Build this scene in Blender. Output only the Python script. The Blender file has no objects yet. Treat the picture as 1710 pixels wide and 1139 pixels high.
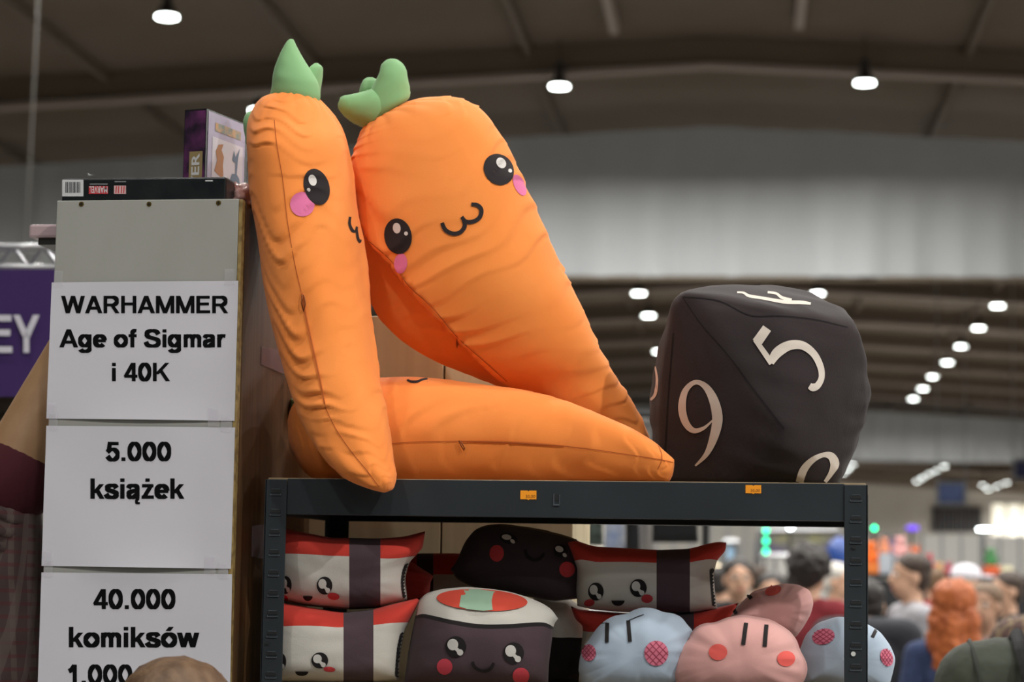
import bpy, bmesh, math, random
import numpy as np
from mathutils import Vector, Matrix, noise
from mathutils.bvhtree import BVHTree

random.seed(7)
SC = bpy.context.scene
COL = SC.collection
R = math.radians

# ------------------------------------------------------------------ camera
FW, FH = 1710.0, 1139.0
FPX = 3800.0                      # focal length in photo pixels
EYE = 1.66
YAW = R(9.0)                      # camera axis turned left of the rack's depth axis
PITCH = math.atan(390.0 / FPX)
ROLL = 0.016
f0 = Vector((-math.sin(YAW), math.cos(YAW), 0)); r0 = Vector((math.cos(YAW), math.sin(YAW), 0))
CAM = -3.36 * f0 - 0.08 * r0; CAM.z = EYE
FWD = f0 * math.cos(PITCH) + Vector((0, 0, math.sin(PITCH)))
UP0 = -f0 * math.sin(PITCH) + Vector((0, 0, math.cos(PITCH)))
CR = r0 * math.cos(ROLL) + UP0 * math.sin(ROLL)
CU = -r0 * math.sin(ROLL) + UP0 * math.cos(ROLL)
cd = bpy.data.cameras.new('camera'); camera = bpy.data.objects.new('camera', cd); COL.objects.link(camera)
camera.matrix_world = Matrix(((CR.x, CU.x, -FWD.x, CAM.x), (CR.y, CU.y, -FWD.y, CAM.y), (CR.z, CU.z, -FWD.z, CAM.z), (0, 0, 0, 1)))
cd.sensor_width = 36.0; cd.lens = 36.0 * FPX / FW; cd.clip_end = 400
cd.dof.use_dof = True; cd.dof.focus_distance = 3.40; cd.dof.aperture_fstop = 5.0
SC.camera = camera

# ------------------------------------------------------------------ world, exposure
w = bpy.data.worlds.new('world'); SC.world = w; w.use_nodes = True
w.node_tree.nodes['Background'].inputs[0].default_value = (0.5, 0.52, 0.55, 1)
w.node_tree.nodes['Background'].inputs[1].default_value = 0.15
SC.view_settings.view_transform = 'Standard'; SC.view_settings.look = 'None'
SC.view_settings.gamma = 1.0; SC.view_settings.use_curve_mapping = False
SC.view_settings.exposure = 0.18
SC.cycles.use_denoising = True
SC.cycles.sample_clamp_indirect = 6.0
LAMP_W = 150.0
SC.cycles.max_bounces = 6; SC.cycles.diffuse_bounces = 4; SC.cycles.transparent_max_bounces = 8

# ------------------------------------------------------------------ pixel helpers
def ray(px, py):
    return (FWD + CR * ((px - FW / 2) / FPX) + CU * ((FH / 2 - py) / FPX))
def atY(px, py, y):               # on the plane at depth y, parallel to the rack's front
    d = ray(px, py); return CAM + d * ((y - CAM.y) / d.y)
def atD(px, py, d):               # at distance d along the view axis
    return CAM + ray(px, py) * d
def atZ(px, py, z):
    d = ray(px, py); return CAM + d * ((z - CAM.z) / d.z)
HA = YAW - R(5.8)                 # the hall's long axis
hf = Vector((-math.sin(HA), math.cos(HA), 0)); hr = Vector((math.cos(HA), math.sin(HA), 0))
def hall(x, y, z):                # metres right / along the hall / above the floor
    return Vector((CAM.x, CAM.y, 0)) + hr * x + hf * y + Vector((0, 0, z))

# ------------------------------------------------------------------ materials
def lin(h):
    h = h.lstrip('#'); v = [int(h[i:i+2], 16) / 255 for i in (0, 2, 4)]
    return tuple(c / 12.92 if c <= .04045 else ((c + .055) / 1.055) ** 2.4 for c in v) + (1,)
def nd(nt, t, **kw):
    n = nt.nodes.new(t)
    for k, v in kw.items(): setattr(n, k, v)
    return n
MATS = {}
def mat(name, col, rough=.6, metal=0., bump=None, var=None, sheen=0., emit=None, alpha=None, spec=None, coat=0.):
    if name in MATS: return MATS[name]
    m = bpy.data.materials.new(name); m.use_nodes = True; nt = m.node_tree
    p = nt.nodes['Principled BSDF']
    c = lin(col) if isinstance(col, str) else tuple(col) + (1,)
    p.inputs['Base Color'].default_value = c; p.inputs['Roughness'].default_value = rough; p.inputs['Metallic'].default_value = metal
    if sheen: p.inputs['Sheen Weight'].default_value = sheen; p.inputs['Sheen Roughness'].default_value = .6
    if spec is not None: p.inputs['Specular IOR Level'].default_value = spec
    if coat: p.inputs['Coat Weight'].default_value = coat
    if emit:
        p.inputs['Emission Color'].default_value = lin(emit[0]) if isinstance(emit[0], str) else tuple(emit[0]) + (1,)
        p.inputs['Emission Strength'].default_value = emit[1]
    if alpha is not None: p.inputs['Alpha'].default_value = alpha
    tc = None
    if bump or var: tc = nd(nt, 'ShaderNodeTexCoord')
    if var:                        # (second colour, scale, stretch)
        n = nd(nt, 'ShaderNodeTexNoise'); n.inputs['Scale'].default_value = var[1]; n.inputs['Detail'].default_value = 4
        mp = nd(nt, 'ShaderNodeMapping'); mp.inputs['Scale'].default_value = var[2] if len(var) > 2 else (1, 1, 1)
        nt.links.new(tc.outputs['Object'], mp.inputs[0]); nt.links.new(mp.outputs[0], n.inputs['Vector'])
        mx = nd(nt, 'ShaderNodeMix', data_type='RGBA'); mx.inputs[6].default_value = c
        mx.inputs[7].default_value = lin(var[0]) if isinstance(var[0], str) else tuple(var[0]) + (1,)
        rm = nd(nt, 'ShaderNodeValToRGB'); rm.color_ramp.elements[0].position = .35; rm.color_ramp.elements[1].position = .65
        nt.links.new(n.outputs[0], rm.inputs[0]); nt.links.new(rm.outputs[0], mx.inputs[0]); nt.links.new(mx.outputs[2], p.inputs['Base Color'])
    if bump:                       # (scale, strength, distance)
        n = nd(nt, 'ShaderNodeTexNoise'); n.inputs['Scale'].default_value = bump[0]; n.inputs['Detail'].default_value = 3
        nt.links.new(tc.outputs['Object'], n.inputs['Vector'])
        b = nd(nt, 'ShaderNodeBump'); b.inputs['Strength'].default_value = bump[1]; b.inputs['Distance'].default_value = bump[2] if len(bump) > 2 else .002
        nt.links.new(n.outputs[0], b.inputs['Height']); nt.links.new(b.outputs[0], p.inputs['Normal'])
    MATS[name] = m
    return m
def print_mat(name, a, b, top, bottom, line=None, band=None, top2=None):
    """printed cushion cover: colour changes where V passes a + b*u^2 ; optional line and vertical band in U"""
    m = bpy.data.materials.new(name); m.use_nodes = True; nt = m.node_tree; L = nt.links.new
    p = nt.nodes['Principled BSDF']; p.inputs['Roughness'].default_value = .9; p.inputs['Sheen Weight'].default_value = .05
    tc = nd(nt, 'ShaderNodeTexCoord'); sp = nd(nt, 'ShaderNodeSeparateXYZ'); L(tc.outputs['UV'], sp.inputs[0])
    def mth(op, x, y):
        n = nd(nt, 'ShaderNodeMath', operation=op)
        for i, v in enumerate((x, y)):
            if isinstance(v, (int, float)): n.inputs[i].default_value = v
            else: L(v, n.inputs[i])
        return n.outputs[0]
    U, V = sp.outputs[0], sp.outputs[1]
    uc = mth('MULTIPLY_ADD', U, 2.0); uc.node.inputs[2].default_value = -1.0
    u2 = mth('MULTIPLY', uc, uc)
    bd = mth('MULTIPLY_ADD', u2, b); bd.node.inputs[2].default_value = a
    def mix(fac, c0, c1):
        n = nd(nt, 'ShaderNodeMix', data_type='RGBA'); L(fac, n.inputs[0])
        for i, c in ((6, c0), (7, c1)):
            if isinstance(c, tuple): n.inputs[i].default_value = c
            else: L(c, n.inputs[i])
        return n.outputs[2]
    out = mix(mth('GREATER_THAN', V, bd), lin(top), lin(bottom))
    if line:
        dv = mth('SUBTRACT', V, bd)
        inl = mth('MULTIPLY', mth('GREATER_THAN', dv, 0.0), mth('LESS_THAN', dv, line[1]))
        out = mix(inl, out, lin(line[0]))
    if band:
        inb = mth('MULTIPLY', mth('GREATER_THAN', U, band[0]), mth('LESS_THAN', U, band[1]))
        out = mix(inb, out, lin(band[2]))
    L(out, p.inputs['Base Color'])
    n = nd(nt, 'ShaderNodeTexNoise'); n.inputs['Scale'].default_value = 500; L(tc.outputs['Object'], n.inputs['Vector'])
    bp = nd(nt, 'ShaderNodeBump'); bp.inputs['Strength'].default_value = .25; bp.inputs['Distance'].default_value = .001
    L(n.outputs[0], bp.inputs['Height']); L(bp.outputs[0], p.inputs['Normal'])
    return m

# ------------------------------------------------------------------ mesh helpers: shapes return (verts, faces) in world space
def merge(*shapes):
    V, F = [], []
    for v, f in shapes:
        o = len(V); V += list(v); F += [tuple(i + o for i in q) for q in f]
    return V, F
def box(c, s, rz=0.):
    c = Vector(c); ca, sa = math.cos(rz), math.sin(rz); V = []
    for z in (-.5, .5):
        for x, y in ((-.5, -.5), (.5, -.5), (.5, .5), (-.5, .5)):
            X, Y = x * s[0], y * s[1]
            V.append(c + Vector((X * ca - Y * sa, X * sa + Y * ca, z * s[2])))
    return V, [(0, 3, 2, 1), (4, 5, 6, 7), (0, 1, 5, 4), (1, 2, 6, 5), (2, 3, 7, 6), (3, 0, 4, 7)]
def rbox(c, s, b=.003, rz=0., seg=2):
    bm = bmesh.new(); bmesh.ops.create_cube(bm, size=1)
    for v in bm.verts: v.co = Vector((v.co.x * s[0], v.co.y * s[1], v.co.z * s[2]))
    bmesh.ops.bevel(bm, geom=bm.edges[:], offset=min(b, .45 * min(s)), segments=seg, affect='EDGES', profile=.6)
    M = Matrix.Translation(Vector(c)) @ Matrix.Rotation(rz, 4, 'Z')
    V = [M @ v.co for v in bm.verts]; bm.verts.index_update(); F = [tuple(v.index for v in f.verts) for f in bm.faces]; bm.free()
    return V, F
def obox(p, ex, ey, ez):           # box from a corner and three edge vectors
    p, ex, ey, ez = Vector(p), Vector(ex), Vector(ey), Vector(ez)
    V = [p, p + ex, p + ex + ey, p + ey, p + ez, p + ex + ez, p + ex + ey + ez, p + ey + ez]
    return V, [(0, 3, 2, 1), (4, 5, 6, 7), (0, 1, 5, 4), (1, 2, 6, 5), (2, 3, 7, 6), (3, 0, 4, 7)]
def frame_of(d):
    d = Vector(d).normalized(); a = Vector((0, 0, 1)) if abs(d.z) < .9 else Vector((1, 0, 0))
    x = d.cross(a).normalized(); return x, d.cross(x).normalized()
def cyl(p0, p1, a, b=None, n=16):
    b = a if b is None else b; p0, p1 = Vector(p0), Vector(p1); x, y = frame_of(p1 - p0); V = []
    for p, r in ((p0, a), (p1, b)):
        V += [p + (x * math.cos(2 * math.pi * i / n) + y * math.sin(2 * math.pi * i / n)) * r for i in range(n)]
    F = [(i, (i + 1) % n, n + (i + 1) % n, n + i) for i in range(n)] + [tuple(range(n - 1, -1, -1)), tuple(range(n, 2 * n))]
    return V, F
def tube(pts, r, n=8, closed=False):
    pts = [Vector(p) for p in pts]; V, F = [], []; m = len(pts)
    for i, p in enumerate(pts):
        d = pts[(i + 1) % m] - pts[i - 1] if (closed or 0 < i < m - 1) else (pts[1] - pts[0] if i == 0 else pts[-1] - pts[-2])
        x, y = frame_of(d)
        V += [p + (x * math.cos(2 * math.pi * k / n) + y * math.sin(2 * math.pi * k / n)) * r for k in range(n)]
    for i in range(m if closed else m - 1):
        j = (i + 1) % m
        F += [(i * n + k, i * n + (k + 1) % n, j * n + (k + 1) % n, j * n + k) for k in range(n)]
    if not closed: F += [tuple(range(n - 1, -1, -1)), tuple(range((m - 1) * n, m * n))]
    return V, F
def ellipsoid(c, r, nu=20, nv=12, rot=None, disp=0., ds=6., seed=0.):
    c = Vector(c); V, F = [], []
    def pt(a, b):
        d = Vector((math.cos(b) * math.cos(a), math.cos(b) * math.sin(a), math.sin(b)))
        k = 1 + (disp * noise.noise(d * ds + Vector((seed, seed * .7, 0))) if disp else 0)
        q = Vector((d.x * r[0], d.y * r[1], d.z * r[2])) * k
        return c + (rot @ q if rot else q)
    V.append(pt(0, -math.pi / 2))
    for j in range(1, nv):
        for i in range(nu): V.append(pt(2 * math.pi * i / nu, -math.pi / 2 + math.pi * j / nv))
    V.append(pt(0, math.pi / 2)); t = len(V) - 1
    F += [(0, 1 + (i + 1) % nu, 1 + i) for i in range(nu)]
    for j in range(nv - 2):
        F += [(1 + j * nu + i, 1 + j * nu + (i + 1) % nu, 1 + (j + 1) * nu + (i + 1) % nu, 1 + (j + 1) * nu + i) for i in range(nu)]
    o = 1 + (nv - 2) * nu
    F += [(o + i, o + (i + 1) % nu, t) for i in range(nu)]
    return V, F
def capsule(p0, p1, a, b, n=12, h=4):
    p0, p1 = Vector(p0), Vector(p1); d = (p1 - p0).normalized() if (p1 - p0).length > 1e-6 else Vector((0, 0, 1)); x, y = frame_of(d)
    rings = [(p0 - d * a * math.cos(t), a * math.sin(t)) for t in [math.pi / 2 * i / h for i in range(1, h + 1)]]
    rings += [(p1 + d * b * math.sin(t), b * math.cos(t)) for t in [math.pi / 2 * i / h for i in range(0, h)]]
    V = [p0 - d * a]
    for c, r in rings: V += [c + (x * math.cos(2 * math.pi * k / n) + y * math.sin(2 * math.pi * k / n)) * r for k in range(n)]
    V.append(p1 + d * b); m = len(rings)
    F = [(0, 1 + (k + 1) % n, 1 + k) for k in range(n)]
    for j in range(m - 1): F += [(1 + j * n + k, 1 + j * n + (k + 1) % n, 1 + (j + 1) * n + (k + 1) % n, 1 + (j + 1) * n + k) for k in range(n)]
    o = 1 + (m - 1) * n; F += [(o + k, o + (k + 1) % n, len(V) - 1) for k in range(n)]
    return V, F

# ------------------------------------------------------------------ objects
BASE = {}
def new_mesh(name, shape, mats, off, smooth=False, recalc=True, uv=None, midx=None):
    V, F = shape; me = bpy.data.meshes.new(name)
    me.from_pydata([tuple(Vector(v) - off) for v in V], [], [tuple(f) for f in F])
    for m in (mats if isinstance(mats, (list, tuple)) else [mats]): me.materials.append(m)
    if midx is not None: me.polygons.foreach_set('material_index', midx)
    if uv is not None:
        l = me.uv_layers.new(name='UV')
        for lp in me.loops: l.data[lp.index].uv = uv[lp.vertex_index]
    if recalc:
        bm = bmesh.new(); bm.from_mesh(me); bmesh.ops.recalc_face_normals(bm, faces=bm.faces); bm.to_mesh(me); bm.free()
    if smooth: me.polygons.foreach_set('use_smooth', [True] * len(me.polygons))
    me.update(); return me
def thing(name, label, cat, loc, group=None):
    o = bpy.data.objects.new(name, None); COL.objects.link(o); o.location = loc; o.empty_display_size = .05
    o['label'] = label; o['category'] = cat
    if group: o['group'] = group
    BASE[o] = Vector(loc); return o
def part(name, shape, mats, parent, smooth=False, label=None, kind=None, **kw):
    off = BASE[parent]; o = bpy.data.objects.new(name, new_mesh(name, shape, mats, off, smooth, **kw)); COL.objects.link(o)
    o.parent = parent; BASE[o] = off
    if label: o['label'] = label
    if kind: o['kind'] = kind
    return o
def single(name, shape, mats, label, cat, group=None, smooth=False, **kw):
    V = [Vector(v) for v in shape[0]]
    b = Vector((sum(v.x for v in V) / len(V), sum(v.y for v in V) / len(V), min(v.z for v in V)))
    o = bpy.data.objects.new(name, new_mesh(name, shape, mats, b, smooth, **kw)); COL.objects.link(o); o.location = b; BASE[o] = b
    if label: o['label'] = label; o['category'] = cat
    if group: o['group'] = group
    return o
def struct(name, shape, mats, smooth=False, **kw):
    o = single(name, shape, mats, None, None, None, smooth, **kw); o['kind'] = 'structure'; return o
def clone(o, name, parent, delta):   # a piece sharing mesh data
    c = o.copy(); COL.objects.link(c); c.name = name; c.parent = parent; c.location = Vector(o.location) + Vector(delta); return c

def text_shape(s, bold=.0, spacing=1.0):
    cu = bpy.data.curves.new('t', 'FONT'); cu.body = s; cu.size = 1; cu.offset = bold; cu.space_character = spacing; cu.resolution_u = 4
    o = bpy.data.objects.new('t', cu); COL.objects.link(o)
    dg = bpy.context.evaluated_depsgraph_get(); me = bpy.data.meshes.new_from_object(o.evaluated_get(dg))
    V = [v.co.copy() for v in me.vertices]; F = [tuple(p.vertices) for p in me.polygons]
    bpy.data.objects.remove(o); bpy.data.curves.remove(cu); bpy.data.meshes.remove(me)
    return V, F
def _cr2(P, n=8):
    out = []
    for i in range(len(P) - 1):
        a, b, c, d = (np.array(P[max(i - 1, 0)]), np.array(P[i]), np.array(P[i + 1]), np.array(P[min(i + 2, len(P) - 1)]))
        for k in range(n):
            f = k / n; out.append(.5 * (2 * b + (c - a) * f + (2 * a - 5 * b + 4 * c - d) * f * f + (3 * b - a - 3 * c + d) * f ** 3))
    out.append(np.array(P[-1], float)); return out
def _arc(cx, cy, rx, ry, a0, a1, n=20):
    return [np.array((cx + rx * math.cos(R(a0 + (a1 - a0) * i / n)), cy + ry * math.sin(R(a0 + (a1 - a0) * i / n)))) for i in range(n + 1)]
ST, SH = .205, .165                  # heavy grotesque lettering: stem and cross-stroke in cap heights
GL = {'W': (1.32, [('d', .11, 1, .37, 0), ('d', .37, 0, .66, 1), ('d', .66, 1, .95, 0), ('d', .95, 0, 1.21, 1)]), 'A': (.98, [('d', .12, 0, .49, 1), ('d', .49, 1, .86, 0), ('h', .29, .26, .72)]),
      'R': (.98, [('v', .16, 0, 1), ('h', .917, .16, .56), ('h', .475, .16, .56), ('c', _arc(.55, .696, .25, .222, 90, -90)), ('d', .53, .46, .83, 0)]), 'H': (.96, [('v', .16, 0, 1), ('v', .80, 0, 1), ('h', .53, .16, .8)]),
      'M': (1.12, [('v', .15, 0, 1), ('v', .97, 0, 1), ('d', .17, 1, .56, 0), ('d', .56, 0, .95, 1)]), 'E': (.88, [('v', .16, 0, 1), ('h', .917, .16, .80), ('h', .53, .16, .76), ('h', .083, .16, .83)]),
      'Y': (.9, [('d', .1, 1, .45, .4), ('d', .45, .4, .8, 1), ('v', .45, 0, .46)]), 'g': (.76, [('c', _arc(.33, .365, .23, .275, 0, 360, 32)), ('v', .58, -.08, .72), ('c', _arc(.345, -.07, .235, .15, 0, -165))]),
      'e': (.7, [('c', _arc(.35, .36, .25, .28, 4, 318, 32)), ('h', .365, .12, .66)]), 'o': (.74, [('c', _arc(.37, .36, .26, .28, 0, 360, 32))]), 'f': (.43, [('v', .22, 0, .8), ('c', _arc(.40, .78, .18, .15, 180, 80)), ('h', .645, .02, .44)]),
      'S': (.92, [('c', _cr2([(.77, .72), (.67, .87), (.46, .925), (.24, .87), (.165, .72), (.26, .59), (.48, .51), (.71, .42), (.78, .27), (.69, .12), (.46, .075), (.22, .13), (.12, .31)]))]), 'i': (.33, [('v', .16, 0, .72), ('v', .16, .83, 1)]),
      'm': (1.02, [('v', .16, 0, .72), ('c', _arc(.335, .46, .175, .18, 180, 0)), ('v', .51, 0, .47), ('c', _arc(.685, .46, .175, .18, 180, 0)), ('v', .86, 0, .47)]),
      'a': (.7, [('c', _cr2([(.12, .51), (.18, .615), (.34, .645), (.5, .6), (.54, .46)])), ('v', .54, 0, .48), ('c', _cr2([(.53, .41), (.34, .375), (.17, .31), (.135, .19), (.21, .085), (.36, .09), (.5, .18)]))]),
      'r': (.47, [('v', .16, 0, .72), ('c', _cr2([(.16, .42), (.22, .57), (.33, .64), (.48, .62)]))]), '4': (.75, [('v', .53, 0, 1), ('h', .27, .03, .73), ('d', .10, .27, .50, 1)]), '0': (.75, [('c', _arc(.37, .5, .25, .42, 0, 360, 32))]),
      'K': (.98, [('v', .16, 0, 1), ('d', .26, .38, .82, 1), ('d', .46, .6, .86, 0)]), '5': (.75, [('h', .917, .22, .68), ('c', [np.array((.245, 1.)), np.array((.175, .46))]), ('c', _cr2([(.10, .47), (.28, .60), (.48, .585), (.61, .43), (.60, .21), (.46, .085), (.27, .09), (.11, .26)]))]),
      '.': (.36, [('v', .17, 0, .19)]), 'k': (.7, [('v', .15, 0, 1), ('d', .22, .27, .58, .72), ('d', .35, .45, .60, 0)]), 's': (.7, [('c', _cr2([(.58, .52), (.5, .63), (.34, .652), (.18, .6), (.15, .5), (.24, .42), (.42, .355), (.56, .28), (.575, .17), (.46, .083), (.32, .075), (.17, .11), (.08, .24)]))]),
      'z': (.65, [('h', .64, .06, .6), ('h', .083, .04, .62), ('d', .14, .05, .50, .67)]), 'w': (.98, [('d', .1, .72, .28, 0), ('d', .28, 0, .49, .72), ('d', .49, .72, .70, 0), ('d', .70, 0, .88, .72)]),
      '1': (.7, [('v', .42, 0, 1), ('c', _cr2([(.12, .67), (.28, .76), (.41, .96)]))]), ' ': (.36, [])}
GL['ą'] = (.7, GL['a'][1] + [('o', _cr2([(.58, .02), (.50, -.09), (.52, -.20), (.66, -.22)]))]); GL['ż'] = (.65, GL['z'][1] + [('v', .32, .84, 1)]); GL['ó'] = (.74, GL['o'][1] + [('d', .32, .80, .47, 1)])
def glyph_shape(s):
    sh = []; X = 0.
    for ch in s:
        adv, prims = GL[ch]
        for p in prims:
            if p[0] == 'v': q = [(p[1] - ST / 2, p[2]), (p[1] + ST / 2, p[2]), (p[1] + ST / 2, p[3]), (p[1] - ST / 2, p[3])]
            elif p[0] == 'h': q = [(p[2], p[1] - SH / 2), (p[3], p[1] - SH / 2), (p[3], p[1] + SH / 2), (p[2], p[1] + SH / 2)]
            elif p[0] == 'd': hw = .115; q = [(p[1] - hw, p[2]), (p[1] + hw, p[2]), (p[3] + hw, p[4]), (p[3] - hw, p[4])]
            else:
                C = p[1]; V = []; n = len(C)
                for i in range(n):
                    t = C[min(i + 1, n - 1)] - C[max(i - 1, 0)]
                    if np.allclose(C[0], C[-1]) and i in (0, n - 1): t = C[1] - C[-2]
                    t = t / (np.linalg.norm(t) or 1); wd = (ST * abs(t[1]) + SH * abs(t[0])) * (.6 if p[0] == 'o' else 1)
                    V += [Vector((X + C[i][0] - t[1] * wd / 2, C[i][1] + t[0] * wd / 2, 0)), Vector((X + C[i][0] + t[1] * wd / 2, C[i][1] - t[0] * wd / 2, 0))]
                sh.append((V, [(2 * i, 2 * i + 1, 2 * i + 3, 2 * i + 2) for i in range(n - 1)])); continue
            sh.append(([Vector((X + a, b, 0)) for a, b in q], [(0, 1, 2, 3)]))
        X += adv
    return merge(*sh)
CAP = .727                            # cap height of the built-in face at size 1
def text_on(s, x0, x1, ytop, ybase, fmap, bold=.018, rows=1):
    """lettering fitted so that it spans x0..x1 and cap height ytop..ybase; fmap turns (px,py) into a point"""
    if bold is None: V, F = glyph_shape(s); cap = 1.
    else: V, F = text_shape(s, bold); cap = CAP
    a = min(v.x for v in V); b = max(v.x for v in V)
    out = []
    for v in V:
        px = x0 + (v.x - a) / (b - a) * (x1 - x0); py = ybase + (v.y / cap) * (ytop - ybase)
        out.append(fmap(px, py))
    return out, F

# ------------------------------------------------------------------ the hall
M_floor = mat('floor_concrete', '#7d7a76', .55, bump=(3, .1), var=('#73706d', .6))
M_ceil = mat('ceiling_sheet', '#695d4f', .8, var=('#605443', .4))
M_steel = mat('rafter_paint', '#978a80', .6)
M_steeld = mat('rafter_web_paint', '#665a4b', .7)
M_wall = mat('hall_wall', '#c4c0b7', .8, var=('#b7b3ab', .15))
XR = -0.5                            # ridge line
floor = struct('floor', ([hall(-45, -40, 0), hall(45, -40, 0), hall(45, 165, 0), hall(-45, 165, 0)], [(0, 1, 2, 3)]), M_floor, recalc=False)
RZ, SL = EYE + 7.45, .053           # ceiling height at the ridge and its slope
def roofz(x): return RZ - SL * abs(x - XR)
ceil = struct('ceiling', ([hall(-45, -40, roofz(-45)), hall(XR, -40, RZ), hall(XR, 165, RZ), hall(-45, 165, roofz(-45)), hall(45, 165, roofz(45)), hall(45, -40, roofz(45))],
                          [(0, 3, 2, 1), (1, 2, 4, 5)]), M_ceil, recalc=False)
for nm, x in (('wall_left', -45), ('wall_right', 45)):
    struct(nm, ([hall(x, -40, 0), hall(x, 165, 0), hall(x, 165, 8), hall(x, -40, 8)], [(0, 1, 2, 3)]), M_wall, recalc=False)
struct('wall_back', ([hall(-45, -40, 0), hall(45, -40, 0), hall(45, -40, 8), hall(XR, -40, RZ), hall(-45, -40, 8)], [(0, 1, 2, 3, 4)]), M_wall, recalc=False)
wall_far = struct('wall_far', ([hall(-45, 164.8, 0), hall(45, 164.8, 0), hall(45, 164.8, 8), hall(XR, 164.8, RZ), hall(-45, 164.8, 8)], [(0, 1, 2, 3, 4)]), M_wall, recalc=False)
# rafters: a web under the roof sheet and a pale bottom flange
def rafter(y, low=7.0):
    sh, fl = [], []
    for sgn in (-1, 1):
        x1 = XR + sgn * 40
        def P(x, dz, dy): return hall(x, y + dy, EYE + low - SL * abs(x - XR) + dz)
        def bar(z0, z1, t):
            V = [P(XR, z0, -t), P(XR, z0, t), P(XR, z1, t), P(XR, z1, -t), P(x1, z0, -t), P(x1, z0, t), P(x1, z1, t), P(x1, z1, -t)]
            return V, [(0, 1, 2, 3), (4, 7, 6, 5), (0, 4, 5, 1), (1, 5, 6, 2), (2, 6, 7, 3), (3, 7, 4, 0)]
        sh.append(bar(.07, .44, .04)); fl.append(bar(0, .07, .10))
    o = part('rafter', merge(*fl), M_steel, ceil); part('rafter_web', merge(*sh), M_steeld, o)
for y in (19, 25, 31, 43, 49, 55, 61, 67, 73, 79, 85, 97, 109, 121, 133, 145, 157): rafter(y)
# purlins running along the hall up to the nearest rafter
for px, py in ((130, 100), (644, 72), (1029, 40), (1341, 34)):
    H = 7.25; d = FPX * H / (960 - py); x = (px - 1248) / FPX * d
    part('purlin', obox(hall(x - .06, 12, EYE + H - .02), hr * .12, hf * (d - 12), (0, 0, .16)), M_steel, ceil)
for x in range(-39, 41, 3):
    if abs(x) < 2: continue
    part('roof_rib', obox(hall(x, -20, roofz(x) - .16), hr * .07, hf * 184, (0, 0, .14)), M_steeld, ceil)
# drapes hung across the hall
def drape_mat():
    m = mat('drape_cloth', '#b4b8ba', .85, bump=(2, .15, .02)); return m
M_drape = drape_mat()
def drape(y, z0, z1, label, seed):
    V, F = [], []; n = 420; rows = 8
    for i in range(n + 1):
        x = -38 + 76 * i / n
        fold = .17 * noise.noise(Vector((x * .9, seed, 0))) + .16 * noise.noise(Vector((x * .28, seed + 5, 0))) + .05 * math.sin(x * 9 + 3 * noise.noise(Vector((x * .4, seed, 3))))
        for j in range(rows + 1):
            t = j / rows; zt = z1 - SL * abs(x - XR)
            V.append(hall(x, y + fold * (.55 + .6 * (1 - t)), z0 + (zt - z0) * t))
    for i in range(n):
        for j in range(rows):
            a = i * (rows + 1) + j; F.append((a, a + rows + 1, a + rows + 2, a + 1))
    o = thing('hanging_drape', label, 'curtain', hall(0, y, z0))
    part('cloth', (V, F), M_drape, o, smooth=True, recalc=False)
    part('hem_bar', tube([hall(-38, y, z0 - .03), hall(0, y, z0 - .03), hall(38, y, z0 - .03)], .05), M_steeld, o)
    return o
drape(35, EYE + 4.62, EYE + 6.98, 'wide grey drape hanging across the hall above the carrot cushions', 1)
drape(91, EYE + 4.68, EYE + 6.98, 'distant grey drape hanging across the far hall behind the black cushion', 9)

# ------------------------------------------------------------------ lamps
M_lens = mat('lamp_lens', '#ffffff', .4, emit=((.93, 1, .95), 14))
M_house = mat('lamp_housing', '#3d3b39', .5, metal=.4)
def lamp_at(p, label, group, power, rad=.13, size=None):
    p = Vector((p.x, p.y, min(p.z, roofz((p - hall(0, 0, 0)).dot(hr)) - .5)))
    o = thing('ceiling_lamp', label, 'lamp', p, group)
    part('lens', cyl(p, p + Vector((0, 0, .02)), rad, n=20), M_lens, o)
    part('housing', merge(cyl(p + Vector((0, 0, .02)), p + Vector((0, 0, .16)), rad * 1.12, rad * .55, 20), cyl(p + Vector((0, 0, .16)), p + Vector((0, 0, .34)), rad * .45, n=12)), M_house, o)
    top = roofz((p - hall(0, 0, 0)).dot(hr))
    part('suspension', cyl(p + Vector((0, 0, .34)), Vector((p.x, p.y, max(top, p.z + .4))), .012, n=6), M_house, o)
    if power:
        l = bpy.data.lights.new('lamp_light', 'AREA'); l.shape = 'DISK'; l.size = size or 2 * rad; l.energy = power; l.color = (1, .97, .92); l.spread = R(170)
        lo = bpy.data.objects.new('lamp_light', l); COL.objects.link(lo); lo.parent = o; lo.location = (0, 0, -.03)
LH = 6.7
def lamp_px(px, py, label, group, power, rad=.13):
    d = FPX * LH / (960 - py + .016 * (px - 855)) ; lamp_at(atD(px, py, d / 1.0), label, group, power, rad)
near = 'lamp hanging from the near roof above the carrot cushions'
lamp_px(279, 23, 'round white lamp alone above the bookcase', None, LAMP_W)
lamp_px(432, 180, 'round white lamp half hidden by the top of the leaning carrot cushion', None, LAMP_W)
lamp_px(934, 146, 'round white lamp beside the fat carrot cushion in front of the near drape', 'lamps in front of the near drape', LAMP_W * 2.5)
lamp_px(1444, 140, 'round white lamp high over the black die cushion in front of the near drape', 'lamps in front of the near drape', LAMP_W * 3)
for px, py, lab in ((1067, 491, 'round lamp under the near drape, upper of two beside the black die cushion'), (1083, 528, 'round lamp under the near drape, lower of two beside the black die cushion'), (1100, 588, 'lamp half hidden by the edge of the black die cushion'), (1365, 491, 'lamp just above the top of the black die cushion')):
    lamp_px(px, py, lab, 'lamps around the black cushion', LAMP_W * 2, .15)
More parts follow.
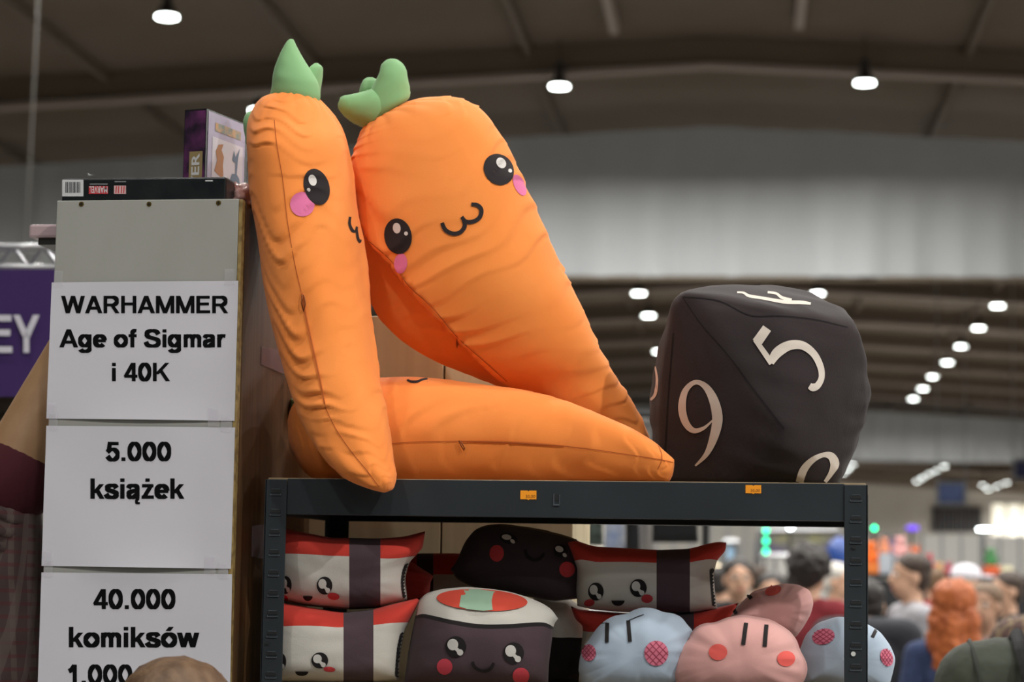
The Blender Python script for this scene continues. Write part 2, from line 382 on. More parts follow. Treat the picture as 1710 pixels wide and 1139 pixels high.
for i, (px, py) in enumerate(((1703, 464), (1666, 508), (1634, 545), (1605, 576), (1582, 603), (1558, 627), (1541, 647), (1525, 664))):
    lamp_px(px, py, ('first', 'second', 'third', 'fourth', 'fifth', 'sixth', 'seventh', 'last')[i] + ' round lamp from the near drape in the long receding row', 'receding row of lamps between the drapes', LAMP_W * 6, .15)
for px, py in ((1430, 768), (1423, 775), (1416, 782), (1409, 789), (1577, 770), (1564, 777), (1552, 783), (1541, 790), (1531, 796), (1680, 791), (1665, 797), (1650, 803), (1641, 797)):
    lamp_px(px, py, 'tiny far lamp under the roof beyond the distant drape', 'far lamps beyond the distant drape', LAMP_W * 1.2, .14)
# the same grid goes on overhead and behind the camera
for x in (-7, -2.6, 1.6, 6.1, 11, 15.5):
    for y in (-14, -8.5, -3, 2.5, 8, 13.5, 19):
        if x < -5 and y < 10: continue
        lamp_at(hall(x, y, EYE + LH), 'round white lamp in the grid overhead out of the picture', 'overhead lamps out of the picture', LAMP_W * ((1.0 if x < 2 else 4.2 if x == 6.1 else 2.4) if y == -3 else (.3 if x < 2 else .6) if y < 0 else 2.0 if y > 12 else 1.2 if y > 7 else .6))

for x, y in ((22, 140), (22, 150), (22, 158), (30, 150), (-10, 142), (-10, 154), (-17, 146), (-24, 150), (-17, 157)):  # extra unseen lamps added to brighten the end wall
    lamp_at(hall(x, y, EYE + LH), 'added round lamp hidden from view that brightens the end wall', 'added lamps brightening the end wall', LAMP_W * 18, size=1.0)
for x in (-26, -17, 17, 26):  # lamp rows added outside the frame to brighten drapes and ceiling
    for y in (8, 22, 31, 44, 58, 72, 86, 102, 118, 134, 150):
        if x > 0 or y > 30:
            d = hall(x, y, EYE + LH) - CAM; z_ = d.dot(FWD); px = FW / 2 + FPX * d.dot(CR) / z_; py = FH / 2 - FPX * d.dot(CU) / z_
            if -60 < px < FW + 60 and -40 < py < FH: continue
            lamp_at(hall(x, y, EYE + LH), 'added round lamp out of view over the side aisles, brightening the hall', 'added side aisle lamps brightening the hall', LAMP_W * 2.5, size=1.0)

# ------------------------------------------------------------------ metal rack
ZT = 1.80                            # top of the upper board
M_rack = mat('rack_enamel', '#2f363b', .42, metal=.25, bump=(300, .08, .0005), var=('#2a3035', 9))
M_slot = mat('rack_slot_dark', '#14171a', .6)  # rack slots and holes: dark pieces on the steel, shade put in the colour
M_lip = mat('rack_lip_highlight', '#6a727a', .3, metal=.5)  # paler than the rack: paints the highlight along slot and tab edges
M_mdf = mat('mdf_board', '#a08c6c', .85, bump=(400, .2, .0006), var=('#8d7a5c', 60))
XL = atY(443, 810, 0).x; XRT = atY(1449, 812, 0).x
DEP = .42; PW = .0335; BH = .054
rack = thing('metal_rack', 'dark grey slotted steel shelving rack with chipboard shelves', 'shelf rack', ((XL + XRT) / 2, DEP / 2, 0))
def post(x, y, sx, sy):              # angle profile: one flange to the front, one to the side
    a = rbox((x + sx * PW / 2, y + sy * .001, (ZT - .003) / 2), (PW, .002, ZT - .003), .0008)
    b = box((x + sx * .001, y + sy * PW / 2, (ZT - .003) / 2), (.002, PW, ZT - .003))
    return part('post', merge(a, b), M_rack, rack)
posts = [post(XL, 0, 1, 1), post(XRT, 0, -1, 1), post(XL, DEP, 1, -1), post(XRT, DEP, -1, -1)]
slot0 = None
for k, x in enumerate((XL + PW / 2, XRT - PW / 2)):
    for i in range(11):
        z = ZT - .0225 - i * .0303
        if slot0 is None:
            slot0 = part('slot', rbox((x, -.0002, z + .0015), (.016, .0012, .0046), .0004), M_slot, posts[0])
            lip0 = part('slot_lip', merge(box((x, -.0012, z - .0042), (.016, .0016, .0009)), box((x, -.0010, z + .0048), (.012, .0012, .0008)), box((x - .0078, -.0010, z - .0032), (.0008, .0014, .0022)), box((x + .0078, -.0010, z - .0032), (.0008, .0014, .0022))), M_lip, posts[0])
            s0 = Vector((x, -.0006, z))
        else:
            d = Vector((x, -.0006, z)) - s0
            clone(slot0, 'slot', posts[k], d); clone(lip0, 'slot_lip', posts[k], d)
def dot(px, py, r, m, nm, par):
    p = atY(px, py, 0); part(nm, cyl((p.x, -.0028, p.z), (p.x, .001, p.z), r, n=14), m, par)
dot(447, 1074, .0025, M_slot, 'bolt_hole', posts[0]); dot(1426, 914, .0027, M_slot, 'bolt_hole', posts[1])
dot(1425, 1092, .0034, mat('white_rivet', '#c9cbc8', .4), 'rivet', posts[1])
def beam(z, nm='beam'):
    x0, x1 = XL + PW, XRT - PW
    f = merge(rbox(((x0 + x1) / 2, .004, z - BH / 2), (x1 - x0, .002, BH), .0008), box(((x0 + x1) / 2, .014, z - BH + .001), (x1 - x0, .02, .002)), box(((x0 + x1) / 2, .014, z - .012), (x1 - x0, .02, .002)))
    part(nm, f, M_rack, rack)
    part(nm, merge(box(((x0 + x1) / 2, DEP - .004, z - BH / 2), (x1 - x0, .002, BH)), box(((x0 + x1) / 2, DEP - .014, z - BH + .001), (x1 - x0, .02, .002))), M_rack, rack)
    for x in (XL + .003, XRT - .003): part('side_beam', box((x, DEP / 2, z - BH / 2), (.002, DEP - .07, BH)), M_rack, rack)
    part('board', rbox(((XL + XRT) / 2, DEP / 2, z - .0015), (XRT - XL - .006 if z < ZT else XRT - XL - .001, DEP - (.012 if z < ZT else -.004), .005), .0008), M_mdf, rack)
ZL = 1.487
for z in (ZT - .0015, ZL - .0015, 1.10, .70, .25): beam(z)
ZTOP = ZT + .0005                    # walking surfaces
# pressed tab and scuffs on the front beam
p = atY(929, 834, 0)
part('pressed_tab', merge(box((p.x - .004, .0022, p.z), (.0012, .0022, .017)), box((p.x, .0018, p.z - .008), (.009, .003, .002)), box((p.x + .0045, .0022, p.z), (.0008, .0016, .014))), M_lip, rack)
part('tab_slot', box((p.x, .0028, p.z + .003), (.007, .0008, .010)), M_slot, rack)
M_tag = mat('price_orange', '#f59b12', .6); M_tagink = mat('price_ink', '#8a5208', .8); M_tagedge = mat('price_paper_edge', '#f7d9a0', .7)
def sticker(px0, py0, px1, py1, txt, label):
    a, b = atY(px0, py0, .0015), atY(px1, py1, .0015); cx = (a.x + b.x) / 2; cz = (a.z + b.z) / 2; wd = b.x - a.x; h = a.z - b.z
    o = thing('price_sticker', label, 'sticker', (cx, .0025, cz - h / 2))
    n = 14; pts = []                 # wavy die-cut edge
    for i in range(n): pts.append((a.x + wd * i / n, cz + h / 2 * (1 if i != n // 2 else .8)))
    pts.append((b.x, cz + h / 2))
    for i in range(n): pts.append((b.x - wd * i / n, cz - h / 2 * (1 if i != n // 2 else 1.18)))
    pts.append((a.x, cz - h / 2))
    V = [Vector((x, .0026, z)) for x, z in pts] + [Vector((x, .0020, z)) for x, z in pts]; m = len(pts)
    part('label_paper', (V, [tuple(range(m)), tuple(range(2 * m - 1, m - 1, -1))] + [(i, (i + 1) % m, m + (i + 1) % m, m + i) for i in range(m)]), M_tag, o)
    fm = lambda x, y: Vector((atY(x, y, 0).x, .0017, atY(x, y, 0).z))
    part('printed_price', text_on(txt, px0 + (px1 - px0) * .32, px1 - 2, py0 + (py1 - py0) * .48, py1 - 2.6, fm, .004), M_tagink, o, recalc=False)
sticker(869, 819, 895.5, 834, '30,00', 'orange price sticker on the rack beam below the lying carrot cushion')
sticker(1245, 810, 1271, 824, '30,00', 'orange price sticker on the rack beam below the black numbered cushion')

# ------------------------------------------------------------------ wood panels behind the rack
M_ply = mat('birch_ply', '#c4b695', .7, bump=(30, .1), var=('#b8a988', 3, (14, 14, .6)))
YP = .47
a = atY(482, 528, YP); b = atY(743.5, 528, YP); c = atY(961, 528, YP)
wood = thing('wood_panelling', 'pale birch back boards of a bookcase standing behind the rack', 'bookcase', ((a.x + c.x) / 2, YP, 0))
for x0, x1 in ((a.x, b.x - .0015), (b.x + .0015, c.x)):
    part('board', rbox(((x0 + x1) / 2, YP + .008, a.z / 2), (x1 - x0, .016, a.z), .002), M_ply, wood)
part('cover_strip', box((b.x, YP + .014, a.z / 2), (.02, .012, a.z)), mat('strip_dark', '#6b5c42', .8), wood)
part('carcass', box(((a.x + c.x) / 2, YP + .15, a.z / 2), (c.x - a.x - .01, .26, a.z - .01)), M_ply, wood)

# ------------------------------------------------------------------ bookcase with the paper signs
YB = -.004
M_grey = mat('end_panel_laminate', '#9b9c97', .5, bump=(15, .06), var=('#979892', 4, (3, 3, 1)))
M_brown = mat('bookcase_back', '#5c4022', .55, bump=(20, .1), var=('#49321a', 4, (20, 20, .7)))
M_edge = mat('bookcase_edge', '#9c854f', .7, bump=(200, .4, .001), var=('#6f5a30', 90))
tl = atY(95, 335, YB); tr = atY(405.5, 333, YB)
BX0, BX1, BZ = tl.x, tr.x, tl.z
LEN = .445
bk = thing('bookcase', 'tall grey bookcase end with a brown back and paper signs taped on', 'bookcase', ((BX0 + BX1) / 2, .2, 0))
ep = part('end_panel', rbox(((BX0 + BX1) / 2 - .003, YB + .009, BZ / 2), (BX1 - BX0 - .006, .018, BZ), .0015), M_grey, bk)
part('edge_strip', rbox((BX1 - .003, YB + .008, BZ / 2), (.006, .017, BZ - .002), .0012), M_edge, bk)
part('back_panel', box((BX1 - .002, YB + .018 + LEN / 2, BZ / 2), (.006, LEN, BZ - .006)), M_brown, bk)
part('end_panel', box(((BX0 + BX1) / 2 - .004, YB + LEN, BZ / 2), (BX1 - BX0 - .008, .018, BZ)), M_grey, bk)
zsh = atY(80, 412, .2).z - .012
for z in (BZ - .010, zsh, zsh - .42, zsh - .84, zsh - 1.26, .08):
    part('shelf', box(((BX0 + BX1) / 2 - .004, YB + .018 + (LEN - .036) / 2 + .0, z), (BX1 - BX0 - .012, LEN - .036, .018)), M_grey, bk)
M_screw = mat('brass_screw', '#7d6a35', .35, metal=.8); M_scr2 = mat('screw_recess', '#1f1a10', .8)
for px, py in ((136, 341), (249, 341), (365, 339)):
    q = atY(px, py, YB)
    s = part('screw', cyl((q.x, YB - .0006, q.z), (q.x, YB + .004, q.z), .0040, n=14), M_screw, ep)
    part('screw_slot', merge(box((q.x, YB - .0009, q.z), (.0046, .001, .0014)), box((q.x, YB - .0009, q.z), (.0014, .001, .0046))), M_scr2, s)
M_paper = mat('sign_paper', '#c9c9d2', .6); M_ink = mat('sign_ink', '#0a0b0e', .9, spec=.1)
M_tape = mat('clear_tape', '#d8d6e0', .15, alpha=.10)
def sheet(corners, texts, label, seed, curl):
    """sheet of paper taped on: corner pixels tl,tr,br,bl"""
    NU, NV = 26, 20; V = []
    tlc, trc, brc, blc = corners
    for j in range(NV + 1):
        v = j / NV
        for i in range(NU + 1):
            u = i / NU
            px = (tlc[0] * (1 - u) + trc[0] * u) * (1 - v) + (blc[0] * (1 - u) + brc[0] * u) * v
            py = (tlc[1] * (1 - u) + trc[1] * u) * (1 - v) + (blc[1] * (1 - u) + brc[1] * u) * v
            q = atY(px, py, YB)
            lift = .0012 + curl * (v ** 5) * (math.sin(math.pi * u) ** 1.5) + .5 * curl * ((1 - v) ** 6) * math.sin(math.pi * u) ** 2 + .0007 * (noise.noise(Vector((u * 3, v * 3, seed))) + .6)
            q.y = YB - lift; V.append(q)
    F = [(j * (NU + 1) + i, j * (NU + 1) + i + 1, (j + 1) * (NU + 1) + i + 1, (j + 1) * (NU + 1) + i) for j in range(NV) for i in range(NU)]
    base = Vector(((V[0].x + V[NU].x) / 2, YB, V[-1].z))
    o = thing('paper_sign', label, 'sign', base, None)
    th = [v + Vector((0, .0003, 0)) for v in V]; n = len(V)
    part('sheet', (V + th, F + [tuple(n + i for i in f[::-1]) for f in F]), M_paper, o, smooth=True, recalc=False)
    bvh = BVHTree.FromPolygons(V, F)
    def fm(px, py):
        d = ray(px, py).normalized(); h = bvh.ray_cast(CAM, d)
        if h[0] is None:
            q = atY(px, py, YB); q.y = YB - .003; return q
        return h[0] - d * .0005
    for t in texts: part('lettering', text_on(*t, fm, None), M_ink, o, recalc=False)
    for (tx, ty, sx, sy) in ((corners[0][0] + 12, corners[0][1] - 6, 14, 26), (corners[1][0] - 14, corners[1][1] - 6, 16, 26), (corners[3][0] + 10, corners[3][1] - 14, 14, 24), (corners[2][0] - 34, corners[2][1] - 6, 18, 30)):
        p0, p1 = atY(tx - sx / 2, ty - sy / 2, YB), atY(tx + sx / 2, ty + sy / 2, YB)
        part('tape', box(((p0.x + p1.x) / 2, YB - .0042, (p0.z + p1.z) / 2), (p1.x - p0.x, .0001, p0.z - p1.z)), M_tape, o)
sheet(((87, 472), (398.5, 469), (392, 703), (78, 699)),
      (('WARHAMMER', 102, 381, 494, 523), ('Age of Sigmar', 99, 377, 550, 580), ('i 40K', 187, 284, 606, 636.5)), 'topmost white paper sign with three printed lines, taped to the bookcase end', 1, .004)
sheet(((78, 711), (393, 714), (386, 950), (70, 945)),
      (('5.000', 176, 286, 738, 770), ('książek', 151, 308, 799, 833)), 'white paper sign reading 5.000 książek', 2, .006)
sheet(((70, 956), (388, 959), (384, 1192), (62, 1190)),
      (('40.000', 155, 293, 984, 1017), ('komiksów', 115, 333, 1047, 1081), ('1.000', 113, 221, 1110, 1143)), 'white paper sign reading 40.000 komiksów 1.000', 3, .006)
# flat black game box on top
M_bblack = mat('black_box', '#15181b', .28, bump=(60, .2), var=('#1e2224', 30)); M_white = mat('print_white', '#c4c6c8', .5); M_red = mat('print_red', '#b8333d', .5)
q0 = atY(99, 331, .0); q1 = atY(375, 293, .0); zb = BZ
fb = thing('board_game_box', 'flat black box lying on top of the bookcase with a barcode', 'box', ((q0.x + q1.x) / 2, .14, zb))
H1 = q1.z - zb
part('carton', rbox(((q0.x + q1.x) / 2, .085, zb + H1 / 2), (q1.x - q0.x, .15, H1), .003), M_bblack, fb)
FY = .0092
fmb = lambda x, y: Vector((atY(x, y, .01).x, FY, atY(x, y, .01).z))
def quad(px0, py0, px1, py1, m, nm, par, yy=FY + .0003):
    P = [fmb(px0, py1), fmb(px1, py1), fmb(px1, py0), fmb(px0, py0)]
    for v in P: v.y = yy
    return part(nm, (P, [(0, 1, 2, 3)]), m, par, recalc=False)
bc = quad(104, 300, 139.5, 328, M_white, 'barcode_label', fb); M_bar = mat('barcode_ink', '#3a3d40', .6)
x = 109.5; k = 0; bars = []
while x < 134:
    wb = (1.2, 2.2, .8, 1.6, 1.0)[k % 5]; P = [fmb(x, 322), fmb(x + wb, 322), fmb(x + wb, 304), fmb(x, 304)]; bars.append((P, [(0, 1, 2, 3)])); x += wb + (.9, 1.4, .7)[k % 3]; k += 1
part('barcode', merge(*bars), M_bar, bc, recalc=False)
rl = quad(148.5, 311, 180.5, 324, M_red, 'red_logo', fb)
rot = lambda cx, cy: (lambda x, y: fmb(2 * cx - x, 2 * cy - y))
part('lettering', text_on('MARVEL', 149.5, 179.5, 311.8, 323, rot(164.5, 317.3), .01), M_white, rl, recalc=False)
wl = quad(190.5, 310, 210.5, 324, mat('print_pink', '#c9a6a6', .5), 'white_logo', fb)
part('emblem', merge(*[([fmb(x, 323), fmb(x + 1.6, 323), fmb(x + 2.4, 311), fmb(x + .8, 311)], [(0, 1, 2, 3)]) for x in (193, 197, 202, 206)]), M_red, wl, recalc=False)
quad(150, 306.6, 180, 308.4, mat('print_grey', '#787a7c', .6), 'small_print', fb); quad(191.5, 302.4, 210.5, 304.4, MATS['print_grey'], 'small_print', fb); quad(343, 301, 355.5, 303, M_white, 'small_print', fb)
part('torn_film', ([fmb(146, 289), fmb(153, 292), fmb(160, 292.5), fmb(148, 293)], [(0, 1, 2, 3)]), mat('shrink_film', '#c6ccce', .15, alpha=.7), fb, recalc=False)
# upright game box turned away
M_lil = mat('box_lilac', '#a39db4', .45, var=('#8f88a3', 14)); M_art = mat('box_art_purple', '#1a1524', .4, var=('#64305f', 26))
cpt = atD(341, 330, 3.64); cpt.z = zb
def camdir(x, y): return r0 * x + f0 * y
a214 = R(21.4); eL = camdir(math.sin(a214), math.cos(a214)); eS = camdir(-math.cos(a214), math.sin(a214))
Ltop = atD(341, 178, 3.64).z - zb
ub = thing('miniatures_box', 'upright game box with a lilac front on top of the bookcase', 'box', cpt + eL * .07 + eS * .02)
part('carton', obox(cpt, eL * .14, eS * .040, (0, 0, Ltop)), M_bblack, ub)
nF = eL.cross(Vector((0, 0, 1))).normalized()
if nF.dot(CAM - cpt) < 0: nF = -nF
nS = -eL
def fr(u0, u1, v0, v1, off=.0006): return [cpt + eL * .14 * u + Vector((0, 0, Ltop * v)) + nF * off for u, v in ((u0, v0), (u1, v0), (u1, v1), (u0, v1))]
def sp(u0, u1, v0, v1, off=.0006): return [cpt + eS * .040 * u + Vector((0, 0, Ltop * v)) + nS * off for u, v in ((u0, v0), (u1, v0), (u1, v1), (u0, v1))]
Q = [(0, 1, 2, 3)]
fp = part('front_print', (fr(.04, .93, .02, .985), Q), M_lil, ub, recalc=False)
part('photo_area', (fr(.14, .88, .36, .76, .001), Q), mat('box_pale', '#b9b6bf', .5), fp, recalc=False)
part('title', (fr(.2, .82, .82, .90, .0012), Q), mat('title_grey', '#6f7a72', .5, var=('#b58a5a', 90)), fp, recalc=False)
def fig(pts, m, nm): part(nm, ([cpt + eL * .14 * u + Vector((0, 0, Ltop * v)) + nF * .0014 for u, v in pts], [tuple(range(len(pts)))]), m, fp, recalc=False)
fig(((.2, .44), (.36, .40), (.42, .42), (.4, .52), (.42, .6), (.36, .66), (.4, .72), (.28, .7), (.22, .63), (.26, .55)), mat('fig_orange', '#9c6a3a', .6), 'figure_print')
fig(((.58, .41), (.84, .37), (.8, .45), (.74, .48), (.76, .62), (.8, .74), (.7, .64), (.66, .7), (.62, .6), (.7, .58), (.7, .48), (.62, .47)), mat('fig_blue', '#55677c', .6), 'figure_print')
spn = part('spine_print', (sp(.03, .97, .01, .985), Q), M_art, ub, recalc=False)
part('title_plate', (sp(.12, .72, .0, .60, .001), Q), mat('plate_gold', '#8d7c55', .5), spn, recalc=False)
ft = lambda x, y: cpt + eS * .040 * (.26 + (y) * .45) + Vector((0, 0, Ltop * (.02 + x * .56))) + nS * .0014
part('lettering', text_on('OWER', 0, 1, .8, 0.0, ft, .02), M_white, spn, recalc=False)
# crumpled plastic by the boxes and a boxed item poking out of the bookcase
def crumple(c, r, seed, amp=.35):
    return ellipsoid(c, r, 36, 20, disp=amp, ds=3.2, seed=seed)
pc = atY(400, 322, .10)
single('plastic_bag', crumple((pc.x, .10, BZ + .014), (.026, .05, .026), 4.2, .5), mat('pink_plastic', '#c79d97', .25, alpha=.85, bump=(60, .5, .004)), 'crumpled pinkish plastic bag on the edge of the bookcase top', 'plastic bag', smooth=True)
pk = thing('boxed_item', 'small pink and white packet poking out of the bookcase side', 'packet', atY(85, 412, .2))
u0 = atY(70, 405, .2); u1 = atY(205, 410, .2)
part('packet_top', rbox(((u0.x + u1.x) / 2, .2, (u0.z + .010)), (u1.x - u0.x, .12, .022), .004), mat('packet_pink', '#b5a0a4', .3), pk)
part('packet_base', rbox(((u0.x + u1.x) / 2 + .008, .2, u0.z - .006), (u1.x - u0.x - .012, .11, .012), .002), mat('packet_dark', '#2b2a28', .4), pk)
# loose tape ends stuck to the brown back
for (px0, py0, px1, py1) in ((437, 572, 474, 622), (421, 872, 440, 930)):
    V = []; xx = BX1 + .0022
    y0 = .045
    p0 = CAM + ray(px0, py0) * ((xx - CAM.x) / ray(px0, py0).x); p1 = CAM + ray(px1, py1) * ((xx - CAM.x) / ray(px1, py1).x)
    V = [Vector((xx, p0.y, p1.z)), Vector((xx + .004, p1.y, p1.z - .004)), Vector((xx + .006, p1.y, p0.z)), Vector((xx, p0.y, p0.z - .006))]
    single('tape_strip', (V + [v + Vector((.0003, 0, 0)) for v in V], [(0, 1, 2, 3), (7, 6, 5, 4)]), mat('tape_violet', '#9a8f9f', .2, alpha=.35),
           'upper loose strip of clear tape on the brown bookcase back' if py0 < 700 else 'lower loose strip of clear tape on the brown bookcase back', 'tape', recalc=False)

# ------------------------------------------------------------------ soft things
M_or = mat('carrot_cotton', '#f08e40', .9, sheen=.06, bump=(900, .25, .0008), var=('#ee8838', 7))
M_gr = mat('leaf_cotton', '#7fae78', .9, sheen=.08, bump=(900, .25, .0008))
M_black = mat('print_black', '#1e1518', .9); M_hi = mat('print_highlight', '#cfcac6', .9)
M_pink = mat('print_pink_cheek', '#d76f9c', .9); M_seam = mat('seam_thread', '#a9501a', .9); M_zip = mat('zip_tape', '#d5702a', .7); M_zipm = mat('zip_metal', '#8a4b26', .4, metal=.5)
def cr(P, t):                        # Catmull-Rom through rows of numbers
    n = len(P) - 1; s = min(max(t * n, 0), n - 1e-6); i = int(s); f = s - i
    g = lambda k: np.array(P[min(max(k, 0), n)], float)
    a, b, c, d = g(i - 1), g(i), g(i + 1), g(i + 2)
    return .5 * (2 * b + (c - a) * f + (2 * a - 5 * b + 4 * c - d) * f * f + (3 * b - a - 3 * c + d) * f ** 3)
class Soft:
    lift = .0011
    def __init__(s, V, F):
        s.V, s.F = V, F; s.bvh = BVHTree.FromPolygons(V, F)
    def hit(s, px, py, off=.0008):
        off = off * 1.0 + s.lift
        d = ray(px, py).normalized(); h = s.bvh.ray_cast(CAM, d)
        if h[0] is None:
            # slide to the nearest point of the outline
            c = sum(s.V, Vector()) / len(s.V); q = CAM + d * (c - CAM).dot(d); h = s.bvh.find_nearest(q)
            return h[0] + h[1] * off * (1 if h[1].dot(d) < 0 else -1)
        return h[0] - d * off
def loft(rows, nt=72, na=56, seams=(), wr=.004, ridge=.0, seed=0., zmin=None, freq=26, full=.94, lens=None, pleat=0.):
    """rows: (lx, ly, rx, ry, depth, half_depth): outline pixels left/right of a stuffed tube, its depth and half thickness.
    seams: angles (or tables over t); lens: table of the left seam's angle, behind which the back panel falls away flat"""
    V = []
    sq = lambda v: math.copysign(abs(v) ** full, v)
    for i in range(nt + 1):
        t = i / nt; lx, ly, rx, ry, Y, dh = cr(rows, t)
        Lp, Rp = atY(lx, ly, Y), atY(rx, ry, Y); M = (Lp + Rp) / 2; H = (Rp - Lp) / 2
        dv = (CAM - M).normalized(); dv = (dv - H.normalized() * dv.dot(H.normalized())).normalized() if H.length > 1e-6 else dv
        dh = max(dh, 1e-4); env = min(1, 6 * t + .15, 5 * (1 - t) + .1)
        sa = [float(np.interp(t, [x for x, _ in sm], [y for _, y in sm])) if isinstance(sm, (list, tuple)) else sm for sm in seams]
        ls = float(np.interp(t, [x for x, _ in lens], [y for _, y in lens])) if lens else None
        for k in range(na):
            th = 2 * math.pi * k / na; c, sn = math.cos(th), math.sin(th); cc, ss = sq(c), sq(sn)
            if ls is not None and ls < th < math.pi:
                q_ = (th - ls) / (math.pi - ls); c0, s0_ = sq(math.cos(ls)), sq(math.sin(ls)); bl_ = .16 * math.sin(math.pi * q_)
                cc = c0 + (-1 - c0) * q_ ** .8 - bl_ * .5 * (1 + c0); ss = s0_ * (1 - q_) * (1 - .55 * min(1, q_ / .06))
            m = 1.0; amp = .22
            for sm in sa:
                dd = abs((th - sm + math.pi) % (2 * math.pi) - math.pi)
                m += ridge * math.exp(-dd / .16); amp = max(amp, math.exp(-(dd / .75) ** 1.5))
            p = H * (cc * m) + dv * (ss * m * dh)
            if wr:
                ph = t * freq + 1.6 * noise.noise(Vector((t * 6, th * 1.3 + seed, seed))) + .35 * math.sin(th * 2 + seed); fr_ = ph - math.floor(ph)
                cell = noise.noise(Vector((math.floor(ph) * 3.7, th * 1.2 + seed, seed + 3)))
                fold = (fr_ ** 1.6 if fr_ < .82 else (.82 ** 1.6) * (1 - (fr_ - .82) / .18)) - .35
                big = noise.noise(Vector((t * 8, th * 1.5, seed + 9)))
                dsp = env * (wr * amp * fold * max(0, .35 + 1.5 * cell) + wr * .55 * big)
                if pleat: dsp += pleat * math.exp(-(t / .07) ** 1.3) * (abs(math.sin(th * 7 + 2 * noise.noise(Vector((th * 2, t * 9, seed))))) - .6)
                ln = p.length
                if ln > 1e-6: p = p * (1 + dsp / max(ln, .03))
            q = M + p
            if zmin is not None and q.z < zmin: q.z = zmin
            V.append(q)
    F = [(i * na + k, i * na + (k + 1) % na, (i + 1) * na + (k + 1) % na, (i + 1) * na + k) for i in range(nt) for k in range(na)]
    F += [tuple(range(na - 1, -1, -1)), tuple(range(nt * na, (nt + 1) * na))]
    return V, F
def fan(soft, name, cx, cy, outline, m, parent, off=.0008, rings=9):
    V = [soft.hit(cx, cy, off)]; n = len(outline); F = []
    for r in range(1, rings + 1):
        for x, y in outline: V.append(soft.hit(cx + (x - cx) * r / rings, cy + (y - cy) * r / rings, off))
    F += [(0, 1 + i, 1 + (i + 1) % n) for i in range(n)]
    for r in range(rings - 1): F += [(1 + r * n + i, 1 + (r + 1) * n + i, 1 + (r + 1) * n + (i + 1) % n, 1 + r * n + (i + 1) % n) for i in range(n)]
    return part(name, (V, F), m, parent, smooth=True, recalc=False)
def ell(soft, name, cx, cy, rx, ry, rot, m, parent, off=.0008, n=32):
    c, s = math.cos(R(rot)), math.sin(R(rot)); o = []
    for i in range(n):
        x, y = rx * math.cos(2 * math.pi * i / n), ry * math.sin(2 * math.pi * i / n); o.append((cx + x * c - y * s, cy + x * s + y * c))
    return fan(soft, name, cx, cy, o, m, parent, off)
def ribbon(soft, name, pts, m, parent, off=.0008, sub=6, across=4, smooth=True):
    """pts: (px, py, full width in px)"""
    N = (len(pts) - 1) * sub; C = [cr(pts, i / N) for i in range(N + 1)] if smooth else [np.array(pts[0]) * (1 - i / N) + np.array(pts[-1]) * i / N for i in range(N + 1)]
    V, F = [], []
    for i, (x, y, wd) in enumerate(C):
        a = C[max(i - 1, 0)]; b = C[min(i + 1, N)]; tx, ty = b[0] - a[0], b[1] - a[1]; l = math.hypot(tx, ty) or 1; nx, ny = -ty / l, tx / l
        for k in range(across + 1):
            s = (k / across - .5) * max(wd, .3); V.append(soft.hit(x + nx * s, y + ny * s, off))
    a1 = across + 1
    F = [(i * a1 + k, i * a1 + k + 1, (i + 1) * a1 + k + 1, (i + 1) * a1 + k) for i in range(N) for k in range(across)]
    return part(name, (V, F), m, parent, smooth=True, recalc=False)
def kawaii_eye(soft, par, cx, cy, rx, ry, rot, hi, m=None, mh=None):
    e = ell(soft, 'eye', cx, cy, rx, ry, rot, m or M_black, par)
    for h in hi: ell(soft, 'highlight', h[0], h[1], h[2], h[3], h[4] if len(h) > 4 else rot, mh or M_hi, e, .0014, 20)
    return e

# --- carrots -------------------------------------------------------
# left carrot: standing, seam with the zip turned to the viewer
LC = [(470, 152, 520, 156, .10, .03), (438, 166, 546, 180, .10, .065), (422, 196, 563, 206, .10, .090), (419, 235, 576, 238, .09, .105), (422, 285, 585, 285, .085, .113), (428, 335, 591, 338, .08, .117), (437, 400, 602, 398, .07, .115),
      (446, 465, 610, 460, .055, .108), (457, 530, 617, 520, .04, .100), (470, 590, 624, 580, .025, .092), (486, 648, 632, 632, .01, .085), (505, 702, 641, 680, -.004, .077), (533, 752, 650, 728, -.020, .068), (572, 793, 657, 770, -.038, .055), (612, 814, 660, 795, -.046, .04), (638, 822, 658, 812, -.048, .022), (648, 821, 655, 818, -.048, .008)]
sh = loft(LC, 260, 96, seams=(1.75,), wr=.0100, ridge=.0, seed=2.1, freq=24, pleat=.006)
c1 = thing('carrot_cushion', 'tall carrot cushion leaning on the bookcase with its zip seam to the front', 'cushion', (atY(640, 800, 0).x, 0, ZTOP), 'plush carrot cushions on the rack')
b1 = part('body', sh, M_or, c1, smooth=True); s1 = Soft(*sh)
def leaf(rows, par, seed, nm='leaf'):
    return part(nm, loft(rows, 30, 28, seams=(0., math.pi), wr=.002, ridge=.06, seed=seed, freq=9), M_gr, par, smooth=True)
leaf([(450, 165, 530, 172, .10, .030), (455, 148, 533, 158, .10, .036), (457, 130, 529, 138, .10, .036), (461, 112, 519, 120, .10, .032), (468, 92, 508, 102, .10, .024), (476, 76, 498, 84, .10, .016), (482, 67, 492, 71, .10, .008), (486, 65, 490, 66, .10, .003)], c1, 1)
leaf([(508, 170, 531, 176, .13, .02), (508, 150, 534, 150, .13, .026), (512, 130, 537, 130, .13, .024), (517, 114, 538, 114, .13, .018), (524, 107, 534, 108, .13, .008), (527, 105, 530, 105, .13, .003)], c1, 2)
leaf([(422, 184, 445, 182, .13, .01), (412, 190, 450, 190, .13, .02), (408, 202, 450, 202, .13, .026), (409, 218, 450, 218, .13, .026), (412, 240, 445, 240, .13, .02), (418, 256, 440, 256, .13, .008)], c1, 3)
